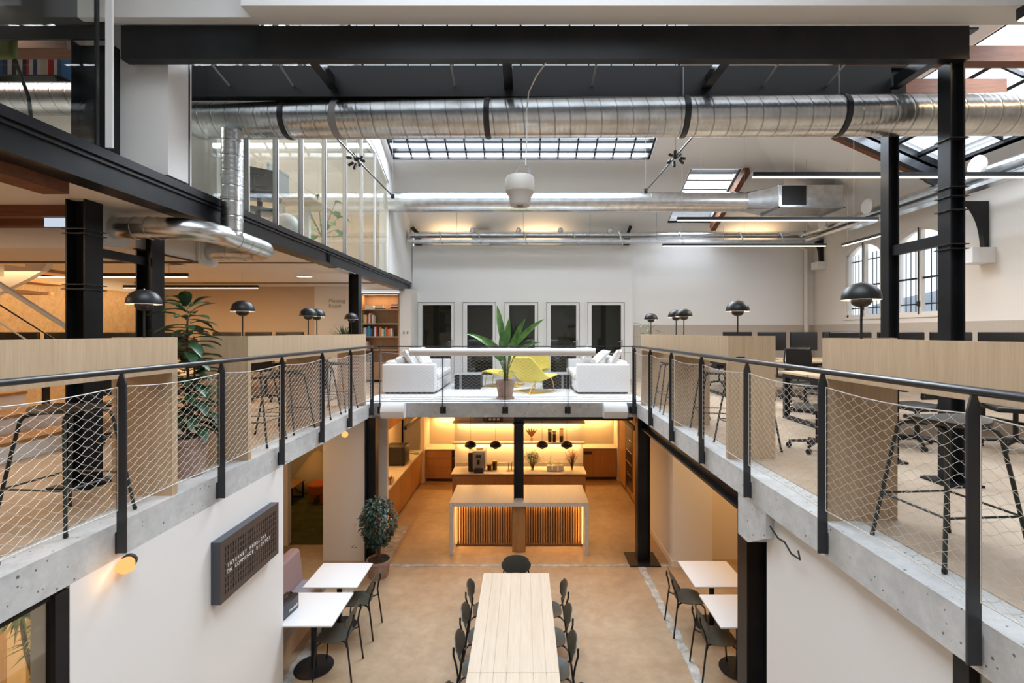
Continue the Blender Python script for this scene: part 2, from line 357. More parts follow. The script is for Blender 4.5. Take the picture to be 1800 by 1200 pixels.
# right wall with arched windows
def arch(y0, y1, z0, zs, zt_, n=10):
    c = (y0+y1)/2; pts = []
    for i in range(n+1):
        t = i/n; y = y0+(y1-y0)*t; pts.append((y, zs+(zt_-zs)*math.sin(PI*t)**0.75 if 0 < i < n else zs))
    return pts
WN = [(11.4, 12.64), (9.65, 11.0), (6.1, 7.45)]
rw = MB(); yy = 14.2
for y0, y1 in WN:
    rw.box(XW, XW+0.25, y1, yy, F2, 7.3); rw.box(XW, XW+0.25, y0, y1, F2, 4.62)
    top = arch(y0, y1, 4.62, 6.22, 6.48)
    rw.prism(top+[(y1, 7.3), (y0, 7.3)], XW, XW+0.25, 'X'); yy = y0
rw.box(XW, XW+0.25, -3.6, yy, F2, 7.3)
struct('wall_right', rw, 'warmwhite')
for k, (y0, y1) in enumerate(WN):
    fr = MB(); a = arch(y0, y1, 4.62, 6.22, 6.48); b = arch(y0+0.06, y1-0.06, 4.68, 6.18, 6.42)
    for i in range(len(a)-1): fr.prism([a[i], a[i+1], b[i+1], b[i]], XW+0.06, XW+0.13, 'X')
    fr.box(XW+0.06, XW+0.13, y0, y0+0.06, 4.62, 6.22).box(XW+0.06, XW+0.13, y1-0.06, y1, 4.62, 6.22).box(XW+0.06, XW+0.13, y0, y1, 4.62, 4.68)
    c = (y0+y1)/2; fr.box(XW+0.05, XW+0.14, c-0.05, c+0.05, 4.62, 6.44)
    wo = struct('window_%d' % (k+1), fr, 'warmwhite')
    gb = MB()
    for j in range(1, 10):
        if j == 5: continue
        y = y0+(y1-y0)*j/10; gb.bar((XW+0.2, y, 4.64), (XW+0.2, y, 6.22), 0.014)
    for z in (4.85, 6.05): gb.bar((XW+0.2, y0, z), (XW+0.2, y1, z), 0.012, 0.03)
    gb.bar((XW+0.1, y0, 5.4), (XW+0.1, y1, 5.4), 0.03, 0.04)
    obj('grille', gb, 'blkmat', wo)
    obj('pane', B(XW+0.09, XW+0.095, y0+0.03, y1-0.03, 4.65, 6.25), 'sky', wo)
    obj('espagnolette_bolt', MB().tube([(XW+0.03, c, 4.55), (XW+0.03, c, 6.5)], 0.012, 6).box(XW+0.02, XW+0.05, c-0.03, c+0.03, 4.8, 4.9), 'blkmat', wo)
    struct('trim_%d' % (k+5), B(XW-0.03, XW+0.02, y0-0.05, y1+0.05, 4.56, 4.61), 'warmwhite')
# neighbouring roof seen through the arched windows
nb = MB().prism([(6, 5.1), (18, 5.1), (18, 5.25), (12, 5.9), (6, 5.25)], 13, 14, 'X').box(12.8, 14, 4, 18, 4.4, 5.15)
tag(obj('neighbouring_roof', nb, 'roofout'), 'grey zinc roof of the neighbouring building beyond the arched windows', 'roof')
# roof planes with openings. hip between rear plane and right plane
def quad(mb, pts, th=0.12):
    vs = [Vector(p) for p in pts]; n = len(vs); up = Vector((0,0,th))
    mb.add(vs+[q+up for q in vs], [tuple(range(n)), tuple(range(2*n-1, n-1, -1))]+[(i, i+n, (i+1)%n+n, (i+1)%n) for i in range(n)])
def RP(x, Y): return (x, Y, zr(Y))
def SP(x, Y): return (x, Y, zx(x))
Z0 = 9.85; Y0 = YB-(Z0-ZE)/SLOPE; X0 = XW-(Z0-ZE)/SLOPE    # Y0=8.0, X0=2.4
sk = (-3.12, 3.02, 8.45, 11.5)          # rear skylight
s2 = (4.05, 5.28, 11.7, 13.62)          # corner skylight in the rear plane
rr = MB()
quad(rr, [RP(-9.4, Y0), RP(sk[0], Y0), RP(sk[0], YB+0.2), RP(-9.4, YB+0.2)])
quad(rr, [RP(sk[0], Y0), RP(sk[1], Y0), RP(sk[1], sk[2]), RP(sk[0], sk[2])])
quad(rr, [RP(sk[0], sk[3]), RP(sk[1], sk[3]), RP(sk[1], YB+0.2), RP(sk[0], YB+0.2)])
def hipY(x): return YB-(XW-x)
quad(rr, [RP(sk[1], hipY(sk[1])), RP(s2[0], hipY(s2[0])), RP(s2[0], YB+0.2), RP(sk[1], YB+0.2)])
quad(rr, [RP(s2[0], hipY(s2[0])), RP(s2[1], hipY(s2[1])), RP(s2[1], s2[2]), RP(s2[0], s2[2])])
quad(rr, [RP(s2[0], s2[3]), RP(s2[1], s2[3]), RP(s2[1], YB+0.2), RP(s2[0], YB+0.2)])
quad(rr, [RP(s2[1], hipY(s2[1])), RP(XW+0.2, YB), RP(XW+0.2, YB+0.2), RP(s2[1], YB+0.2)])
struct('ceiling_rear_slope', rr, 'white')
s3 = (6.15, 8.0, 3.2, 9.3)              # skylight in the right plane
rs = MB()
quad(rs, [SP(X0, -3.6), SP(s3[0], -3.6), SP(s3[0], s3[3]), SP(s3[0], hipY(s3[0])), SP(X0, hipY(X0))])
quad(rs, [SP(s3[0], s3[3]), SP(s3[1], s3[3]), SP(s3[1], hipY(s3[1])), SP(s3[0], hipY(s3[0]))])
quad(rs, [SP(s3[0], -3.6), SP(s3[1], -3.6), SP(s3[1], s3[2]), SP(s3[0], s3[2])])
quad(rs, [SP(s3[1], -3.6), SP(XW+0.25, -3.6), SP(XW+0.25, hipY(XW+0.25)), SP(s3[1], hipY(s3[1]))])
struct('ceiling_right_slope', rs, 'white')
struct('ceiling_flat', MB().box(-9.4, X0+0.02, 4.2, Y0+0.02, Z0, Z0+0.12), 'white')
# reveals of the skylights
def reveal(mb, pts, h=0.35, t=0.05):
    n = len(pts); c = sum((Vector(p) for p in pts), Vector())/n
    for i in range(n):
        a = Vector(pts[i]); b = Vector(pts[(i+1)%n]); o1 = (a-c); o2 = (b-c); o1.z = o2.z = 0
        a2 = a+o1.normalized()*t; b2 = b+o2.normalized()*t; up = Vector((0,0,h))
        mb.add([a, b, b2, a2, a+up, b+up, b2+up, a2+up], [(0,1,2,3), (4,7,6,5), (0,4,5,1), (1,5,6,2), (2,6,7,3), (3,7,4,0)])
# near roof with its own skylight over the void
nr = MB(); fs_ = (-2.4, 2.1, -1.2, 3.4); ZN = 8.55
nr.box(-9.4, fs_[0], -3.6, 3.95, ZN, ZN+0.15).box(fs_[1], 3.0, -3.6, 3.95, ZN, ZN+0.15).box(fs_[0], fs_[1], -3.6, fs_[2], ZN, ZN+0.15).box(fs_[0], fs_[1], fs_[3], 3.95, ZN, ZN+0.15)
struct('ceiling_front', nr, 'white')
struct('wall_front_upper_fill', B(-9.4, 3.0, 3.96, 4.19, ZN, 10), 'white')
# bulkhead above the first steel beam
struct('wall_bulkhead', B(-2.31, 5.4, 3.95, 4.20, 6.915, ZN+0.1), 'white')
struct('wall_bulkhead_left', MB().box(-3.80, -2.31, 4.12, 4.24, 6.93, ZN+0.1), 'white')
struct('wall_left_pier', B(-3.80, -3.19, 4.34, 4.62, 5.66, 9.8), 'white')
struct('wall_left_return', MB().box(-3.2, -3.15, 3.70, 3.72, 5.66, ZN), 'white')
struct('wall_upper_left_end', B(-3.42, -3.19, 11.5, YB, 5.66, zr(11.5)+0.1), 'white')
struct('wall_upper_left_header', MB().prism([(4.62, 9.8), (4.62, 8.6), (10.5, 8.12), (11.5, 7.74), (11.5, zr(11.5)+.1), (8.0, 9.95)], -3.30, -3.2, 'X'), 'white')

# skylight joinery
def skylight(name, a, b, c, d, nm, rails, m='blk', rv=0.3):
    """a,b lower edge corners; d,c upper edge corners"""
    a, b, c, d = map(Vector, (a, b, c, d)); g = MB(); nrm = (b-a).cross(d-a).normalized()
    if nrm.z < 0: nrm = -nrm
    o = nrm*0.1
    for p, q in ((a, b), (b, c), (c, d), (d, a)): g.bar(p+o, q+o, 0.09, 0.12, nrm)
    for i in range(1, nm):
        t = i/nm; g.bar(a.lerp(b, t)+o*1.4, d.lerp(c, t)+o*1.4, 0.035, 0.06, nrm)
    for t in rails: g.bar(a.lerp(d, t)+o*1.1, b.lerp(c, t)+o*1.1, 0.06, 0.09, nrm)
    w_ = struct(name, g, m)
    gl = MB(); e = nrm*0.19; gl.add([a+e, b+e, c+e, d+e, a+e*1.02, b+e*1.02, c+e*1.02, d+e*1.02], [(0,1,2,3), (4,7,6,5), (0,4,5,1), (1,5,6,2), (2,6,7,3), (3,7,4,0)])
    obj('pane', gl, 'sky', w_)
    rvm = MB(); reveal(rvm, [a, b, c, d], rv); obj('reveal', rvm, 'white', w_, smooth=False)
    return w_
skylight('window_4', RP(sk[0]+.03, sk[3]-.03), RP(sk[1]-.03, sk[3]-.03), RP(sk[1]-.03, sk[2]), RP(sk[0]+.03, sk[2]), 14, (0.07, 0.16, 0.45))
skylight('window_5', RP(s2[0], s2[3]), RP(s2[1], s2[3]), RP(s2[1], s2[2]), RP(s2[0], s2[2]), 1, (0.45, 0.62, 0.78, 0.9), 'grey')
skylight('window_6', SP(s3[1], s3[2]), SP(s3[1], s3[3]), SP(s3[0], s3[3]), SP(s3[0], s3[2]), 5, (0.25, 0.5, 0.75))
skylight('window_7', (fs_[0], fs_[2], ZN+0.1), (fs_[1], fs_[2], ZN+0.1), (fs_[1], fs_[3], ZN+0.1), (fs_[0], fs_[3], ZN+0.1), 5, (0.5,))
# ------------------------------------------------------------------ left hall and the level above it
XB = -3.18; F3 = 5.66
struct('floor_third_level', B(-9.4, XB-0.2, -3.5, 14.1, 5.40, 5.64), 'warmwhite')
struct('wall_left', B(-9.4, -9.2, -3.5, 14, F2, 10), 'warmwhite')
struct('wall_left_cork', B(-9.2, -9.17, -3.5, 12.4, F2, 5.18), 'cork')
struct('wall_left_rear', B(-9.2, -5.35, 12.4, 12.55, F2, 5.40), 'beige')
struct('wall_left_rear_white', B(-5.35, -4.35, 12.38, 12.55, F2, 5.40), 'white')
struct('wall_left_rear_end', B(-3.32, -3.02, 12.95, 14.0, F2, 5.40), 'warmwhite')
struct('ceiling_left_soffit', B(-9.0, -3.93, 4.9, 5.87, 5.10, 5.40), 'warmwhite')
struct('trim_9', B(-9.1, XB-0.25, 8.0, 8.05, 5.385, 5.40), 'brown')  # dark strip painted in for the shade of a ceiling gap
struct('trim_10', B(-9.1, XB-0.25, 11.3, 11.36, 5.385, 5.40), 'brown')  # second ceiling gap, its shade drawn as a dark strip
struct('trim_11', MB().box(-3.955, -3.925, 4.9, 5.87, 5.085, 5.10).box(-9, -3.95, 5.84, 5.875, 5.085, 5.10), 'brown')
# third-level rooms
struct('wall_third_left', B(-7.2, -7.0, 4.6, 14, F3, 9), 'warmwhite')
struct('wall_third_rear', B(-7.1, -3.42, 13.3, 13.5, F3, 8.3), 'beige')
struct('wall_third_divider', B(-9, -3.82, 6.9-2.4, 7.05-2.4, F3, 7.12), 'white') if False else None
struct('wall_third_front_back', B(-9.0, -3.9, 6.15, 6.25, F3, 8.2), 'warmwhite')
struct('ceiling_third_front', B(-9.0, -3.3, 2.0, 4.1, 7.26, 7.34), 'warmwhite')
struct('ceiling_third_rear', B(-7.1, -3.35, 6.25, 13.4, 8.15, 8.2), 'white')

# ------------------------------------------------------------------ steelwork
def hcol(name, label, x0, x1, y0, y1, z0, z1, plate=None, group='black steel columns', parts=None):
    t = thing(name, label, 'column', ((x0+x1)/2, (y0+y1)/2, z0), 0, None)
    f = 0.014; ym = (y0+y1)/2
    obj('shaft', MB().box(x0, x0+f, y0, y1, z0, z1).box(x1-f, x1, y0, y1, z0, z1).box(x0+f, x1-f, ym-0.005, ym+0.005, z0, z1), 'blk', t, world=True, smooth=False)
    if plate: obj('base_plate', B(plate[0], plate[1], plate[2], plate[3], z0+0.0005, z0+0.02), 'blk', t, world=True, smooth=False)
    if parts:
        for z in parts: obj('clamp', MB().box(x0-0.02, x1+0.02, y0-0.02, y1+0.02, z-0.004, z+0.004), 'blkrail', t, world=True, smooth=False)
    return t
def ibeam_x(t, x0, x1, yc, z0, z1, w_=0.13, web=0.02, name='beam_body', m='blk'):
    return obj(name, MB().box(x0, x1, yc-w_/2, yc+w_/2, z0, z0+0.02).box(x0, x1, yc-w_/2, yc+w_/2, z1-0.02, z1).box(x0, x1, yc-web/2, yc+web/2, z0+0.02, z1-0.02), m, t, world=True, smooth=False)
bx = 3.745
hcol('steel_column', 'black steel column carrying the right end of the large crossbeam, nearest on the right gallery', bx, bx+0.13, 4.24, 4.37, F2+0.006, 6.63, (bx-0.09, bx+0.22, 4.15, 4.46), parts=(5.32, 5.44, 5.52, 4.98, 5.02, 5.95))
hcol('steel_column', 'black steel column behind the nearest right one, partly covered by the silver duct', bx, bx+0.11, 4.96, 5.07, F2+0.006, 6.70, (bx-0.05, bx+0.16, 4.9, 5.13))
hcol('steel_column', 'thick black steel column on the left gallery beside the wooden bleacher steps', -3.96, -3.79, 4.18, 4.36, F2+0.006, 5.40, (-4.05, -3.70, 4.1, 4.45), parts=(5.10, 5.14, 4.62, 4.66))
hcol('steel_column', 'black steel column behind the nearest globe-shaded lamp on the left gallery', -3.97, -3.80, 4.95, 5.12, F2+0.006, 5.40, (-4.03, -3.74, 4.9, 5.18))
hcol('steel_column', 'black steel column beside the yucca at the left gallery bookcase', -3.38, -3.19, 9.35, 9.53, F2+0.006, 5.36)
hcol('steel_column', 'slim black steel column at the far end of the left gallery, beside the glazed doors', -3.235, -3.185, 13.35, 13.6, F2+0.006, 5.36)
solo('steel_tie', B(-3.90, -3.85, 4.36, 4.95, 4.93, 5.01), 'blk', 'short black steel tie between the two left gallery columns', 'beam')
solo('steel_tie', B(bx+0.03, bx+0.08, 4.37, 4.96, 5.03, 5.13), 'blk', 'short black steel tie between the two right gallery columns', 'beam')
# lower columns
hcol('steel_column', 'black steel column on a square base plate at the right corner of the kitchen', 2.10, 2.33, 8.88, 9.08, 0.0, 2.64, (1.93, 2.49, 8.74, 9.30))
hcol('steel_column', 'black steel column behind the ficus tree beside the kitchen entrance', -2.93, -2.74, 8.95, 9.15, 0.0, 2.64)
hcol('steel_column', 'black steel column standing through the stone island worktop', -0.185, 0.005, 9.37, 9.55, 1.002, 2.63, parts=(2.46,))
hcol('steel_column', 'wide black steel column beside the right cafe tables under the gallery edge', 2.245, 2.47, 4.86, 5.07, 0.0, 2.50)
# main crossbeams
t = thing('steel_crossbeam', 'deep black steel crossbeam spanning the whole hall at the top of the picture', 'beam', (0, 4.22, 6.62))
obj('web', B(-3.5, 3.88, 4.205, 4.225, 6.64, 6.91), 'blk', t, world=True, smooth=False)
obj('bottom_flange', B(-3.5, 3.88, 4.20, 4.29, 6.62, 6.64), 'blk', t, world=True, smooth=False)
obj('top_flange', B(-3.5, 3.98, 4.225, 4.33, 6.89, 6.91), 'blk', t, world=True, smooth=False)
for x in (-3.5, 3.86): obj('end_plate', B(x, x+0.02, 4.225, 4.33, 6.64, 6.89), 'blk', t, world=True, smooth=False)
t = thing('steel_crossbeam', 'second black steel crossbeam just behind the first, above the large duct', 'beam', (0, 5.0, 6.71))
ibeam_x(t, -3.75, 3.95, 5.0, 6.66, 6.97, 0.10)
obj('facing_plate', B(-3.6, 3.76, 4.94, 4.955, 6.655, 6.97), 'blkmat', t, world=True, smooth=False)
for x, l in ((-1.93, 'left'), (-0.15, 'middle'), (1.86, 'right'), (3.78, 'far right')):
    solo('steel_spacer', MB().box(x-0.045, x+0.045, 4.34, 4.93, 6.72, 6.735).box(x-0.006, x+0.006, 4.34, 4.93, 6.735, 6.86), 'blk', '%s black steel spacer joining the two crossbeams above the duct' % l, 'beam', 'spacers between the crossbeams', smooth=False)
for k, x in enumerate((-3.0, -2.35, -0.7, 0.7, 2.45, 3.1)):
    solo('tie_rod', MB().tube([(x*0.985, 4.34, 6.84), (x, 4.93, 6.76)], 0.010, 6), 'grey', 'thin steel rod between the two crossbeams, %s from the left' % ('first', 'second', 'third', 'fourth', 'fifth', 'last')[k], 'rod', 'thin rods between the crossbeams')
# long beam of the left upper level
t = thing('steel_edge_beam', 'long black steel beam carrying the glazed upper office on the left', 'beam', (XB, 8, 5.36))
lb = MB()
for z0, z1, x0 in ((5.60, 5.64, -3.38), (5.57, 5.60, -3.26), (5.36, 5.385, -3.38)): lb.box(x0, XB, 1.0, 13.78, z0, z1)
lb.box(-3.30, -3.205, 1.0, 13.78, 5.385, 5.57).box(-3.22, XB-0.004, 1.0, 13.78, 5.53, 5.548)
obj('beam_body', lb, 'blk', t, world=True, smooth=False)
for y in (7.88, 7.95, 13.55): obj('stiffener', B(-3.21, XB-0.002, y, y+0.015, 5.385, 5.57), 'blk', t, world=True, smooth=False)
obj('splice_plate', B(-3.36, XB-0.01, 8.3, 9.2, 5.345, 5.36), 'galv', t, world=True, smooth=False)
# beam under the right slab
t = thing('steel_edge_beam', 'black steel beam under the far half of the right gallery slab', 'beam', (2.3, 7, 2.45))
obj('beam_body', MB().box(XR+0.06, XR+0.2, 4.95, 9.1, 2.63, 2.648).box(XR+0.12, XR+0.14, 4.95, 9.1, 2.47, 2.63).box(XR+0.04, XR+0.2, 4.95, 9.1, 2.44, 2.47), 'blk', t, world=True, smooth=False)
solo('steel_edge_beam', MB().box(-0.05, 2.1, 9.22, 9.36, 2.56, 2.628), 'blk', 'black steel beam above the island under the rear gallery slab', 'beam')
cb = MB().prism([(4.28, 2.66), (4.28, 2.42), (4.62, 2.24), (4.83, 2.24), (4.83, 2.66)], XR+0.005, 2.55, 'X')
solo('concrete_corbel', cb, 'slab', 'broken raw concrete corbel under the right gallery slab', 'corbel', smooth=False)
solo('loose_cable', MB().tube([(2.17, 4.25, 2.54), (2.16, 4.1, 2.50), (2.15, 3.98, 2.52), (2.15, 3.88, 2.47), (2.15, 3.76, 2.48), (2.16, 3.80, 2.53)], 0.008, 6), 'blkmat', 'loose black cable hanging under the right gallery slab', 'cable')
# timber joists
for i, (y, l) in enumerate(((4.62, 'nearer'), (5.02, 'farther'))):
    solo('timber_joist', B(-9, -3.98, y-0.24, y-0.13, 5.30, 5.395), 'timber', '%s brown timber joist under the left gallery ceiling beside the columns' % l, 'joist', smooth=False)
solo('timber_joist', B(-3.60, -3.40, 1.5, 3.62, 5.28, 5.395), 'timber', 'brown timber running under the long left steel beam', 'joist', smooth=False)
for i, (y, x1, l) in enumerate(((5.95, 7.0, 'nearer'), (6.75, 6.9, 'farther'))):
    solo('timber_rafter', B(3.95, x1, y+0.15, y+0.31, 7.66, 7.86), 'timber', '%s brown timber tie beam at the top right under the roof' % l, 'rafter', smooth=False)
for k, (a, b, l) in enumerate(((SP(6.05, 9.4), SP(8.2, 9.4), 'slanting timber rafter at the lower edge of the large right skylight'), (RP(5.36, 11.6), RP(5.36, 13.7), 'slanting timber rafter beside the small corner skylight'))):
    a = Vector(a)-Vector((0,0,0.11)); b = Vector(b)-Vector((0,0,0.11))
    solo('timber_rafter', MB().bar(a, b, 0.14, 0.16), 'timber', l, 'rafter', smooth=False)
g = thing('roof_truss_chord', 'dark riveted steel chord along the large right skylight', 'beam', (6.0, 9.2, 7))
obj('chord', MB().bar(Vector(SP(5.9, 9.25))-Vector((0,0,.14)), Vector(SP(8.2, 9.25))-Vector((0,0,.14)), 0.12, 0.14), 'blkrail', g, world=True)
obj('gusset_plate', MB().bar(Vector(SP(7.7, 9.2))-Vector((0,0,.22)), Vector(SP(8.25, 9.2))-Vector((0,0,.22)), 0.05, 0.3), 'blkrail', g, world=True)

# ------------------------------------------------------------------ glazed office front on the upper left
Yg = [4.63, 5.62, 6.29, 7.0, 7.82, 8.72, 9.6, 10.5, 11.47]
def ztop(Y): return 8.64 if Y < 7.8 else (8.62-(Y-7.8)*0.155 if Y < 10.5 else 8.20-(Y-10.5)*0.43)
t = thing('glass_partition', 'tall glazed office front with slim mullions above the left steel beam', 'partition', (XB-0.02, 8, F3))
for i, y in enumerate(Yg):
    o = obj('mullion', B(XB-0.07, XB-0.012, y-0.022, y+0.022, 5.645, ztop(y)), 'white', t, world=True, smooth=False)
    g_ = obj('gasket', B(XB-0.011, XB-0.006, y-0.024, y-0.008, 5.645, ztop(y)), 'blkmat', o, world=True, smooth=False)
for i in range(len(Yg)-1):
    y0, y1 = Yg[i]+0.023, Yg[i+1]-0.023
    pm = MB().prism([(y0, 5.65), (y1, 5.65), (y1, ztop(y1)-0.03), (y0, ztop(y0)-0.03)], XB-0.045, XB-0.039, 'X')
    obj('glass_pane', pm, 'glass', t, world=True, smooth=False)
hr = MB()
for i in range(len(Yg)-1): hr.bar((XB-0.04, Yg[i], ztop(Yg[i])), (XB-0.04, Yg[i+1], ztop(Yg[i+1])), 0.05, 0.03)
obj('head_rail', hr, 'blkmat', t, world=True, smooth=False)
t = thing('glass_partition', 'glazed pane in front of the bookshelf room at the top left', 'partition', (XB, 3, F3))
obj('glass_pane', B(XB-0.03, XB-0.022, 1.5, 3.62, 5.65, 8.5), 'glass', t, world=True, smooth=False)
obj('edge_profile', B(XB-0.035, XB-0.015, 3.62, 3.645, 5.65, 8.5), 'blkmat', t, world=True, smooth=False)
obj('post', B(XB-0.04, XB-0.015, 2.87, 2.92, 5.65, 8.5), 'white', t, world=True, smooth=False)
hcol('steel_column', 'black steel column behind the top left glass pane', -3.93, -3.62, 4.2, 4.36, 5.65, 6.78)
solo('steel_crossbeam', B(-5.2, -3.57, 4.18, 4.20, 6.78, 7.2), 'blk', 'short deep black beam seen through the top left glass pane', 'beam')
solo('timber_rafter', B(-6.6, -4.35, 4.6, 4.8, 6.95, 7.2), 'timber', 'brown timber beam above the books behind the top left glass pane', 'rafter')

# ------------------------------------------------------------------ guard railings
def net(axis, c, a0, a1, zt0, zb0, sag=0.025, dw=0.10, dh=0.06):
    g = MB(); Wd = a1-a0; H = zt0-zb0; r = 0.0012
    def pt(u, v_):  # u along, v height fraction
        s_ = sag*math.sin(PI*(u/Wd)); z = zb0 + s_*0.5 + (H-1.5*s_)*v_/H
        return Vector((c, a0+u, z)) if axis == 'Y' else Vector((a0+u, c, z))
    def wire(path):
        if len(path) < 2: return
        vs = []; 
        for i, p in enumerate(path):
            q = path[min(i+1, len(path)-1)]-path[max(i-1, 0)]; q.normalize()
            nrm = Vector((1,0,0)) if axis == 'Y' else Vector((0,1,0)); s2_ = q.cross(nrm)
            vs += [p+nrm*r, p-nrm*r*0.5+s2_*r, p-nrm*r*0.5-s2_*r]
        fs = [(3*i+j, 3*i+(j+1)%3, 3*i+3+(j+1)%3, 3*i+3+j) for i in range(len(path)-1) for j in range(3)]
        g.add(vs, fs)
    slope = dh/dw; n = int((Wd+H/slope)/dw)+2
    for sgn in (1, -1):
        for k in range(-int(H/slope/dw)-1, int(Wd/dw)+2):
            u0 = k*dw; path = []; st = dw/4; m_ = int((H/slope)/st)+1
            for i in range(m_+1):
                uu = u0 + i*st; vv = i*st*slope
                if sgn < 0: uu = Wd-uu
                if vv > H: vv = H
                ph = math.sin(i*PI)  # nodes fall on even steps
                wob = 0.0045*math.sin(2*PI*(i*st)/(dw/2)*0.5+PI/4)
                if 0 <= uu <= Wd: path.append(pt(uu, min(H, max(0, vv+wob))))
                elif path: break
            wire(path)
    for e_ in (0.0, Wd): g.tube([pt(e_, 0), pt(e_, H*0.5), pt(e_, H)], 0.003, 4)
    for v_ in (0, H): 
        path = [pt(Wd*i/8, v_) for i in range(9)]; g.tube(path, 0.0035, 5)
    return g
def post_mb(axis, c, y, wide=0.065, thin=0.012, zt_=3.955, zb=2.70):
    # flat bar post with pointed head; wide face across the rail
    if axis == 'Y': return MB().prism([(c-wide/2, zb), (c+wide/2, zb), (c+wide/2, zt_-0.07), (c+0.012, zt_), (c-0.012, zt_), (c-wide/2, zt_-0.07)], y-thin/2, y+thin/2, 'Y')
    return MB().prism([(c-wide/2, zb), (c+wide/2, zb), (c+wide/2, zt_-0.07), (c+0.012, zt_), (c-0.012, zt_), (c-wide/2, zt_-0.07)], y-thin/2, y+thin/2, 'X')
def side_rail(label, c, face, posts, yend0, yend1, s):
    t = thing('guard_rail', label, 'railing', (c, (yend0+yend1)/2, F2))
    obj('handrail', MB().tube([(c, yend0, 3.975), (c, yend1, 3.975)], 0.021, 14), 'blkrail', t, world=True)
    for y in posts:
        p = obj('post', post_mb('Y', c, y), 'blkrail', t, world=True, smooth=False)
        x0, x1 = (face+0.0005, face+0.012) if s < 0 else (face-0.012, face-0.0005)
        k = MB().box(x0, x1, y+0.008, y+0.075, 2.69, 2.84)
        xa, xb = (face+0.012, c+0.02) if s < 0 else (c-0.02, face-0.012)
        k.box(min(xa, xb), max(xa, xb), y+0.0065, y+0.016, 2.70, 2.80)
        obj('bracket', k, 'blkmat', p, world=True, smooth=False)
        obj('bolt', MB().lathe([(0.012,-0.012),(0.014,0.012),(0.006,0.02)], (x1+0.006 if s < 0 else x0-0.006, y+0.045, 2.72), 8, Matrix.Rotation(R(90), 3, 'Y')), 'chrome', p, world=True)
    for y0, y1 in zip(posts[:-1], posts[1:]):
        obj('mesh_panel', net('Y', c+0.0, y0+0.035, y1-0.035, 3.865, 3.01), 'cable', t, world=True, smooth=False, label='woven steel cable mesh')
    return t
PLs = [1.15, 2.27, 3.39, 4.51, 5.64, 6.77, 7.87, 8.99]
PRs = [1.10, 2.25, 3.387, 4.53, 5.69, 6.85, 7.98, 9.12]
side_rail('black guard railing with cable mesh along the left gallery', -2.815, XL, [-1.08, 0.03]+PLs, -2.2, 9.03, -1)
side_rail('black guard railing with cable mesh along the right gallery', 2.095, XR, [-1.1, 0.0]+PRs, -2.2, 9.16, 1)
cR = YF-0.055
t = thing('guard_rail', 'black guard railing along the rear lounge gallery', 'railing', (-0.3, cR, F2))
obj('handrail', MB().box(-2.745, 2.10, cR-0.02, cR+0.02, 3.965, 3.985), 'blkrail', t, world=True, smooth=False)
pxs = [-2.71, -1.525, -0.345, 0.84, 2.06]
for x in pxs:
    p = obj('post', post_mb('X', cR, x, 0.05, 0.012, 3.965, 2.70), 'blkrail', t, world=True, smooth=False)
    obj('bracket', MB().box(x-0.055, x-0.012, YF-0.012, YF-0.0005, 2.70, 2.83).box(x+0.012, x+0.055, YF-0.012, YF-0.0005, 2.70, 2.83).box(x-0.014, x+0.014, YF-0.04, YF-0.002, 2.72, 2.80), 'blkmat', p, world=True, smooth=False)
for a, b in zip(pxs[:-1], pxs[1:]): obj('mesh_panel', net('X', cR, a+0.03, b-0.03, 3.865, 3.0), 'cable', t, world=True, smooth=False, label='woven steel cable mesh')
t = thing('projection_screen_case', 'long white roller screen case fixed in front of the rear gallery rail', 'screen case', (-0.36, 8.98, 3.86))
obj('tube_case', MB().tube([(-2.11, 8.98, 3.875), (1.33, 8.98, 3.875)], 0.075, 24), 'white', t, world=True)
for x in (-1.5, 0.83): obj('hanger', MB().box(x-0.03, x+0.03, 9.0, 9.10, 3.78, 3.96), 'blkmat', t, world=True, smooth=False)
for x, s, l in ((-2.44, 1, 'left'), (1.72, -1, 'right')):
    m_ = MB(); pr = [(9.165, 2.64), (9.165, 2.90), (9.10, 2.925), (9.01, 2.90), (8.955, 2.84), (8.93, 2.77), (8.95, 2.70), (8.99, 2.64)]
    t = thing('wall_light_box', 'white curved light box on the rear slab edge, %s one' % l, 'light box', (x, 9.1, 2.64))
    obj('housing', MB().prism(pr, x-0.21, x+0.21, 'X'), 'white', t, world=True)
    obj('end_cap', MB().prism(pr, x+s*0.21, x+s*0.222, 'X'), 'white', t, world=True)

# ------------------------------------------------------------------ ducts
def yduct(x): return 4.66+(5.2-x)/8.8*0.58
def zduct(x): return 6.345+(5.2-x)/8.8*0.19
t = thing('spiral_air_duct', 'big galvanised spiral duct crossing the hall below the black crossbeams', 'duct', (0, 4.95, 6.4))
obj('duct_body', MB().tube([(x, yduct(x), zduct(x)) for x in [ -3.50+i*0.29 for i in range(41)]], 0.192, 40), 'duct', t, world=True)
obj('end_reducer', MB().tube([(-3.72, yduct(-3.72)+.02, zduct(-3.72)-.02), (-3.62, yduct(-3.62), zduct(-3.62)-.02), (-3.57, yduct(-3.57), zduct(-3.57)), (-3.50, yduct(-3.5), zduct(-3.5))], [0.13, 0.13, 0.185, 0.192], 30), 'galv', t, world=True)
for x in (-2.5, -0.36, 1.62, 3.13):
    a = Vector((x, yduct(x), zduct(x))); d_ = Vector((-1, 0.066, 0.02)).normalized()
    obj('hanging_clamp', MB().tube([a-d_*0.03, a-d_*0.02, a-d_*0.019, a+d_*0.019, a+d_*0.02, a+d_*0.03], [0.196, 0.196, 0.201, 0.201, 0.196, 0.196], 36), 'blkrail', t, world=True)
    obj('hanging_rod', MB().tube([a+Vector((0,0,0.195)), Vector((a.x, 4.95 if False else a.y, 6.93))], 0.006, 6), 'grey', t, world=True)
